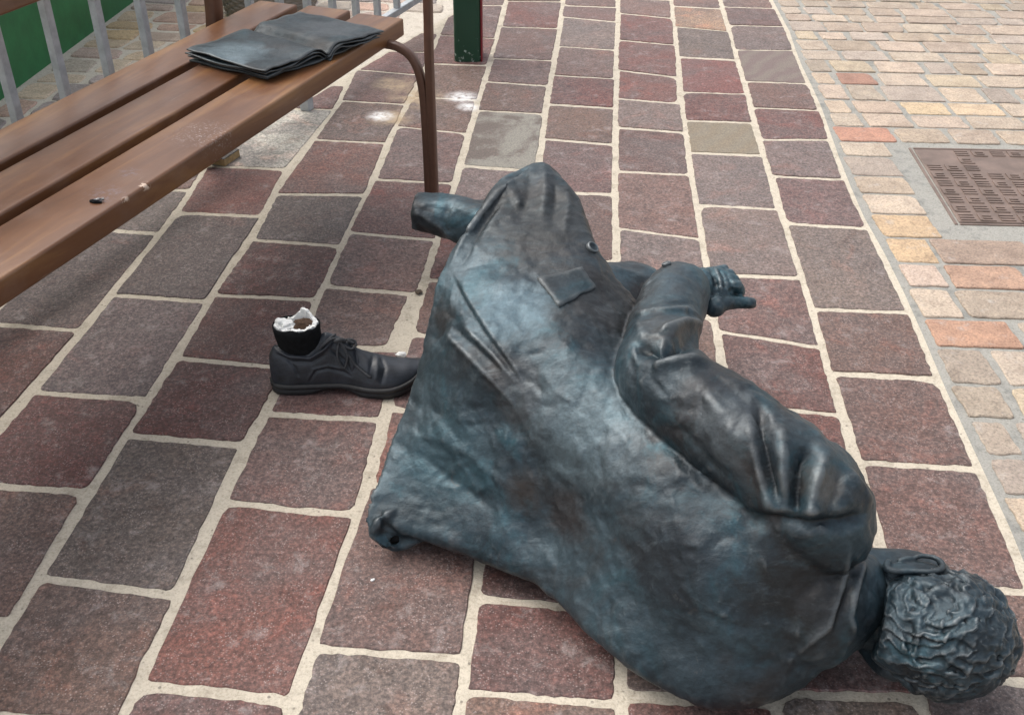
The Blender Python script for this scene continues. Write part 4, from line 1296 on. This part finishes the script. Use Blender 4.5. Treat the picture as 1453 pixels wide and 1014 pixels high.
# neck, broad under the ear
tube(bm, [P(1180, 845, .115), P(1222, 848, .115), P(1258, 856, .112), P(1300, 870, .110)], [.074, .072, .070, .066], seg=24, n=5)
tube(bm, [P(1200, 802, .15), P(1240, 808, .15), P(1290, 812, .15), P(1325, 818, .15)], [.034, .034, .033, .028], seg=16, n=5)
me = remeshed(bm, 0.0036, 4); lumpy(me, 30, .0022, 9.3, 3)
me.polygons.foreach_set('use_smooth', [True] * len(me.polygons))
head = link('head', me, M['bronze_head'], st)

# hair: a cap of overlapping wavy locks, combed round the crown
bm = bmesh.new()
ball(bm, Hd(.016, -.016, 0), (.0965, .102, .0860), AX, 4)
ball(bm, Hd(-.040, -.052, -.004), (.054, .050, .066), AX, 3)
rngh = np.random.RandomState(11)
crn = (np.array(P(1304, 846, .205)) - np.array(HC)); crn /= np.linalg.norm(crn)
HE = np.array((.0955, .101, .085)); AXn = [np.array(a) for a in AX]; hce = np.array(Hd(.016, -.016, 0))
def on_head(q, off):
    l_ = np.array([q @ a for a in AXn]); l_ /= np.linalg.norm(l_ / HE) + 1e-9
    p_ = sum(a * v for a, v in zip(AXn, l_)); n_ = sum(a * v for a, v in zip(AXn, l_ / HE ** 2)); n_ /= np.linalg.norm(n_)
    return p_ + n_ * off, n_
for k in range(300):
    q = rngh.normal(0, 1, 3); q /= np.linalg.norm(q)
    if q @ AXn[1] > .62 or q @ AXn[0] < -.72: continue
    p_, n_ = on_head(q, 0)
    ta = np.cross(crn, n_); ta /= np.linalg.norm(ta) + 1e-6
    ra = np.cross(n_, ta)
    ang = rngh.normal(0.2, .5); dr = ta * math.cos(ang) - ra * math.sin(ang) * 1.0
    turn = rngh.choice([-1, 1]) * rngh.uniform(.10, .48); step = rngh.uniform(.0115, .0175); pts_ = []
    rad_ = rngh.uniform(.0052, .0088)
    for m_ in range(6):
        o_, n_ = on_head(p_, -.0005 + .0042 * math.sin(min(1, m_ / 4) * math.pi * .8) + (.003 if m_ == 5 else 0))
        pts_.append(hce + o_)
        dr = dr - n_ * (dr @ n_); dr /= np.linalg.norm(dr); sd_ = np.cross(n_, dr)
        dr = dr * math.cos(turn) + sd_ * math.sin(turn)
        p_ = p_ + dr * step
    tube(bm, pts_, [rad_ * f_ for f_ in (.45, .95, 1.0, .9, .65, .25)], seg=8, n=2, flat=.62, flatdir=tuple(n_))
me = remeshed(bm, 0.0023, 1)
co, no = vco(me), vno(me)
HCn = np.array(Hd(0, 0, 0)); Un, Fn, Ln = map(np.array, (U, Fd, Ld))
rel = co - HCn
uu, ff, ll = rel @ Un, rel @ Fn, rel @ Ln
crown = np.array(P(1304, 846, .205)) - HCn
cax = crown / np.linalg.norm(crown); cb1 = np.cross(cax, Un); cb1 /= np.linalg.norm(cb1); cb2 = np.cross(cax, cb1)
d = np.zeros(len(co))
for i in range(len(co)):
    q = rel[i]; dq = q - crown
    r_ = math.sqrt((dq ** 2).sum())
    wv = Vector((q[0] * 20, q[1] * 20, q[2] * 20))
    warp = 0.016 * noise.noise(wv) + 0.010 * noise.noise(wv * 2.4 + Vector((4, 1, 2))) + 0.004 * noise.noise(wv * 6)
    ph = (r_ + warp) / 0.0165
    k = math.floor(ph); fr = ph - k
    lock = (fr ** 1.5) * (1 - max(0, (fr - .82) / .18) ** 2)
    amp = 0.55 + 1.1 * noise.noise(Vector((q[0] * 34 + 3.7 * k, q[1] * 34 + 1.3 * k, q[2] * 34)))
    sec = noise.noise(Vector((r_ * 150 + warp * 260, noise.noise(wv * 1.5) * 2, 3.3)))
    tw = math.atan2(dq @ cb2, dq @ cb1)
    strand = noise.noise(Vector((ph * 3.6 + 9, math.sin(tw) * 2.2, math.cos(tw) * 2.2)))
    fine = noise.fractal(Vector((q[0] * 80 + 7, q[1] * 80, q[2] * 80)), 1, 2, 3)
    d[i] = 0.0058 * lock * max(0.05, amp) + 0.0009 * sec + 0.0011 * strand + 0.0006 * fine + 0.003 * noise.noise(wv * .8 + Vector((9, 9, 9)))
# hairline: sink the cap into the skull over face, ears and nape
face = np.clip((ff - 0.045 + 0.25 * np.clip(-uu, -.05, .1)) / 0.02, 0, 1)
nape = np.clip((-uu - 0.072) / 0.02, 0, 1)
side = np.clip((np.abs(ll) - 0.070) / 0.012, 0, 1) * np.clip((ff + .022) / .016, 0, 1) * np.clip((.03 - uu) / .02, 0, 1)
sink = np.clip(np.maximum.reduce([face, nape, side]), 0, 1)
vset(me, co + no * (d - .002)[:, None] - (rel / np.linalg.norm(rel, axis=1)[:, None]) * (sink * .030)[:, None])
me.polygons.foreach_set('use_smooth', [True] * len(me.polygons))
link('hair', me, M['bronze_hair'], head)

# ear
ec = P(1300, 803, .196)
e_up = (P(1346, 801, .194) - P(1270, 801, .194)).normalized()
e_cd = (Vector((0, 0, CAM_H)) - ec).normalized(); e_w = e_cd.cross(e_up).normalized()
if e_w.y > 0: e_w = -e_w
e_out = e_cd * .80 + e_w * .60; e_out = (e_out - e_up * e_out.dot(e_up)).normalized()
bm = bmesh.new()
def E(a, b_, c=0): return ec + e_up * a + e_out * b_ + e_out.cross(e_up) * c
en = e_out.cross(e_up); sgn_ = 1 if en.z > 0 else -1
def E(a, b_, c=0): return ec + e_up * a + e_out * b_ + en * (sgn_ * c)
tube(bm, [E(-.036, -.012, -.002), E(-.043, .002, -.001), E(-.034, .011, 0), E(-.012, .014, .003), E(.012, .018, .005), E(.029, .014, .005), E(.037, -.001, .004), E(.031, -.016, .003), E(.014, -.021, .002), E(-.002, -.016, 0)], [.005, .0058, .0046, .0038, .0040, .0044, .0046, .0040, .0036, .003], seg=10, n=5)
ball(bm, E(-.002, -.001, -.004), (.038, .0165, .0042), [e_up, e_out, en], 3)
tube(bm, [E(-.02, -.004, -.005), E(.004, .004, -.004), E(.02, .003, -.004)], [.003, .0042, .003], seg=10, n=3)
tube(bm, [E(-.018, -.014, -.002), E(-.008, -.016, 0), E(-.002, -.018, 0)], [.005, .005, .004], seg=10, n=3)
tube(bm, [E(-.03, -.004, -.016), E(.02, -.006, -.016)], [.014, .014], seg=12, n=3)
me = remeshed(bm, 0.0016, 3)
me.polygons.foreach_set('use_smooth', [True] * len(me.polygons))
link('ear', me, M['bronze_head'], head)
#@STATUE_END
#@SHOE_BEGIN
# ------------------------------------------------------------------ broken-off shoe
h0 = P(392, 566, 0); t0 = P(590, 558, 0)
SL = (t0 - h0).length + .012
sx = (t0 - h0).normalized(); sy = Vector((-sx.y, sx.x, 0))
shoe = empty('broken_shoe', (h0 + t0) / 2, 'black bronze lace-up shoe broken off the statue with white plaster in its ankle', 'shoe')
cenY = 0.045
def S(x, y, z): return h0 + sx * x + sy * (y + cenY) + Vector((0, 0, z))
XS = [0.0, .03, .08, .14, .19, .24, .28, .30]; XS = [x / .30 * SL for x in XS]
HW = [.026, .033, .033, .034, .045, .047, .037, .019]
YC = [0, 0, .0, -.002, -.010, -.012, -.006, .002]
def sole_ring(grow, z, zfun=None):
    pts = []
    w_ = crom([(x, h, c) for x, h, c in zip(XS, HW, YC)], 5)
    fr = [(x, c - h - grow, z) for x, h, c in w_]; bk_ = [(x, c + h + grow, z) for x, h, c in w_][::-1]
    ends0 = [(-.006 - grow, .018, z), (-.010 - grow, 0, z), (-.006 - grow, -.018, z)]
    endt = [(SL + .004 + grow, -.006, z)]
    ring = fr + endt + bk_ + ends0
    res = []
    for x, y, zz in ring:
        t_ = x / SL
        lift = 0.016 * max(0, (t_ - .72) / .28) ** 2
        arch = 0.0
        res.append((x, y, zz + lift))
    return res
bm = bmesh.new()
loft(bm, [[S(*p) for p in sole_ring(g, z)] for g, z in ((.002, .014), (.0055, .016), (.006, .021), (.004, .0245), (-.002, .025))])
from_bm('welt', bm, M['rubber'], shoe)
bm = bmesh.new()
r1 = [p for p in sole_ring(.003, .0)]
def arch_z(p, base):
    t_ = p[0] / SL
    z = base
    if .25 < t_ < .56: z = max(z, .014 * math.sin((t_ - .25) / .31 * math.pi) ** .7)
    return (p[0], p[1], p[2] + z)
loft(bm, [[S(*arch_z(p, 0.0)) for p in sole_ring(.001, 0)], [S(*arch_z(p, 0.0)) for p in sole_ring(.003, .003)], [S(*p) for p in sole_ring(.003, .0145)]])
from_bm('sole', bm, M['rubber'], shoe)
bm = bmesh.new()
hr = [(x, y, z) for x, y, z in ((-.006, .02, 0), (-.011, 0, 0), (-.006, -.02, 0), (.02, -.032, 0), (.066, -.033, 0), (.070, 0, 0), (.066, .033, 0), (.02, .032, 0))]
hrs = crom(hr, 4, closed=True)
loft(bm, [[S(p[0] + .0, p[1], z) for p in hrs] for z in (-.001, .006, .016)])
from_bm('heel', bm, M['rubber'], shoe)
# upper as cross sections along the shoe
top = [(.0, .100), (.03, .104), (.075, .110), (.108, .130), (.135, .119), (.165, .095), (.20, .074), (.245, .058), (.275, .050), (.296, .040)]
topf = lambda x: float(np.interp(x / SL * .30, [a for a, _ in top], [b_ for _, b_ in top]))
secs = []
wv_ = crom([(x, h, c) for x, h, c in zip(XS, HW, YC)], 4)
for x, h, c in wv_:
    H_ = topf(x); t_ = x / SL
    lift = 0.016 * max(0, (t_ - .72) / .28) ** 2
    ring = []
    for k in range(28):
        th = 2 * math.pi * k / 28
        cc, ss = math.cos(th), math.sin(th)
        pw = 0.75 if t_ > .6 else 0.9
        taper = 1.0 if ss < 0 else 1 - float(np.interp(t_, [0, .33, .42, .6, .66], [.14, .16, .40, .46, .16])) * ss ** 1.6
        y = c + h * math.copysign(abs(cc) ** pw, cc) * taper
        zc = .022 + lift
        z = zc + ss * (H_ - .022 - lift * .6) if ss > 0 else zc + ss * .004
        ring.append(S(x, y, z))
    secs.append(ring)
first = [p.lerp(sum(secs[0], Vector()) / 28, .35) + sx * -.010 for p in secs[0]]
last = [p.lerp(sum(secs[-1], Vector()) / 28, .55) + sx * .007 for p in secs[-1]]
bm = bmesh.new(); loft(bm, [first] + secs + [last])
me = remeshed(bm, 0.0024, 5)
def SP(l): return [l]
strokes(me, [([(392, 497), (410, 506), (440, 508), (458, 497), (470, 486)], .0035, 0.00595, 'g'),
             ([(395, 503), (415, 513), (442, 514), (462, 503)], .003, -0.00374, 'g'),
             ([(440, 540), (448, 527), (465, 523), (488, 528), (499, 534)], .0022, -0.00408, 'g'),
             ([(436, 542), (445, 524), (465, 519), (490, 524)], .0022, 0.00204, 'g'),
             ([(408, 510), (418, 521), (424, 534)], .0022, -0.00374, 'g'),
             ([(530, 503), (526, 522), (524, 540)], .004, -0.00298, 'g'), ([(541, 506), (546, 522), (541, 545)], .0045, -0.00298, 'g'),
             ([(535, 504), (536, 522), (532, 542)], .005, 0.00213, 'g'),
             ([(505, 498), (507, 515), (500, 530)], .003, -0.00340, 'g'),
             ([(470, 496), (490, 512), (500, 532)], .0025, -0.00340, 'g')])
me.polygons.foreach_set('use_smooth', [True] * len(me.polygons))
link('upper', me, M['leather'], shoe)
# black sock stump, torn white plaster shell with rusty core
k_ = SL / .30
def ell(cx, rx, ry, z, n_=32, jag=0.0, seed=0.0, cy=0.0):
    return [S(cx + rx * math.cos(2 * math.pi * i / n_), cy + ry * math.sin(2 * math.pi * i / n_), z + jag * noise.noise(Vector((math.cos(2 * math.pi * i / n_) * 2.5 + seed, math.sin(2 * math.pi * i / n_) * 2.5, seed)))) for i in range(n_)]
bm = bmesh.new()
loft(bm, [ell(.056, .040, .020, .06), ell(.056, .043, .022, .095), ell(.0545, .0455, .028, .112), ell(.053, .0465, .032, .126), ell(.052, .0470, .034, .138), ell(.052, .0480, .0345, .150, jag=.006), ell(.052, .0460, .032, .152, jag=.006), ell(.052, .04, .028, .142)])
from_bm('sock', bm, M['sock'], shoe)
bm = bmesh.new()
nn_ = 72; base, rim, rimi, inn = [], [], [], []
for i in range(nn_):
    th = 2 * math.pi * i / nn_; c_, s__ = math.cos(th), math.sin(th)
    back = max(0, s__)          # far side stands higher, in a torn peak
    x = .052 + (.0430 + .0015 * noise.noise(Vector((c_ * 4, s__ * 4, 1)))) * c_; y = .0300 * s__
    peak = .024 * math.exp(-((x - .068) / .016) ** 2) * (1 if s__ > 0 else 0) * min(1, s__ * 2) - .004 * back
    jg = .0055 * noise.noise(Vector((c_ * 5, s__ * 5, 2.2))) + .004 * noise.noise(Vector((c_ * 14, s__ * 14, 4.2)))
    z = .152 + peak + jg
    base.append(S(x, y, .132)); rim.append(S(x, y, z)); rimi.append(S(.052 + (x - .052) * .80, y * .80, z + .001 + .003 * noise.noise(Vector((c_ * 9, s__ * 9, 7))))); inn.append(S(.052 + (x - .052) * .70, y * .68, .128))
loft(bm, [base, rim, rimi, inn])
for v in bm.verts: v.co += Vector((noise.noise(v.co * 120), noise.noise(v.co * 120 + Vector((5, 5, 5))), 0)) * .0025
from_bm('plaster_rim', bm, M['plaster'], shoe, smooth=False)
bm = bmesh.new()
ball(bm, S(.034, .002, .143), (.017, .014, .013), [sx, sy, Vector((0, 0, 1))], 3)
ball(bm, S(.022, .008, .148), (.011, .012, .012), [sx, sy, Vector((0, 0, 1))], 3)
for v in bm.verts: v.co += Vector((noise.noise(v.co * 90), noise.noise(v.co * 90 + Vector((3, 3, 3))), noise.noise(v.co * 90 + Vector((8, 3, 1))))) * .006
from_bm('plaster_lump', bm, M['plaster'], shoe, smooth=False)
bm = bmesh.new(); ball(bm, S(.066, .006, .138), (.026, .021, .018), [sx, sy, Vector((0, 0, 1))], 3)
for v in bm.verts: v.co += Vector((noise.noise(v.co * 110), noise.noise(v.co * 110 + Vector((3, 3, 3))), noise.noise(v.co * 110 + Vector((8, 3, 1))))) * .005
from_bm('rusty_core', bm, M['rust'], shoe, smooth=False)
sb_ = bvh_of(me)
def sh(u, v, off=.003):
    d = ray(u, v).normalized(); h_ = sb_.ray_cast(Vector((0, 0, CAM_H)), d)
    return (h_[0] + h_[1] * off) if h_[0] is not None else None
def lace(name, px, r, z_extra=None, par=shoe):
    pts = []
    for i, q in enumerate(px):
        p = sh(q[0], q[1], .0035 + (q[2] if len(q) > 2 else 0))
        if p is None:
            p = S(.13, .0, .105)
        pts.append(p)
    bm = bmesh.new(); tube(bm, pts, [r] * len(pts), seg=8, n=6)
    return from_bm(name, bm, M['lace'], par)
lace('lace_bow', [(480, 487, .004), (480, 500, .005), (483, 515, .004), (489, 521, .003), (494, 514, .003), (493, 503, .005), (487, 492, .006), (481, 485, .006)], .0027)
lace('lace_end', [(484, 490, .004), (496, 505, .004), (508, 520, .002), (522, 533, .001), (525, 535, .001)], .0027)
lace('lace_bow', [(480, 486, .006), (487, 480, .008), (495, 486, .005), (503, 492, .003), (497, 496, .003), (487, 490, .005)], .0027)
lace('lace', [(456, 494, .002), (463, 487, .003), (470, 481, .004), (477, 481, .004)], .0027)
lace('lace', [(458, 490, .002), (466, 481, .003), (474, 477, .003)], .0027)
lace('lace', [(476, 482, .003), (483, 477, .006), (489, 478, .004)], .0042)
lace('lace', [(492, 486, .003), (499, 490, .003), (509, 494, .002)], .0031)
lace('lace_knot', [(476, 484, .004), (481, 483, .007), (486, 485, .004)], .0050)
bm = bmesh.new(); ball(bm, sh(471, 481, .003), .0026, sub=2); from_bm('eyelet', bm, M['steel'], shoe)

# crumbs lying about
def crumb(u, v, r, mat, label, cat, group=None, seed=0):
    p = P(u, v, r * .45)
    bm = bmesh.new(); ball(bm, p, (r, r * .8, r * .55), [Vector((.8, .6, 0)), Vector((-.6, .8, 0)), Vector((0, 0, 1))], 2)
    for vv in bm.verts: vv.co += Vector((noise.noise(vv.co * 140 + Vector((seed, 0, 0))), noise.noise(vv.co * 140 + Vector((0, seed, 3))), 0)) * r * .5
    o = from_bm(cat.replace(' ', '_'), bm, mat, None, smooth=False)
    tag(o, label, cat, group)
crumb(568, 503, .011, M['plaster'], 'white plaster crumb on the mortar just behind the shoe toe', 'plaster crumb', seed=1)
crumb(529, 822, .0038, M['plaster'], 'tiny white plaster crumb on the dark slab below the coat hem', 'plaster crumb', seed=2)
crumb(594, 414, .009, M['pebble'], 'brown pebble in the mortar between the slabs above the shoe', 'pebble', seed=3)
#@SHOE_END
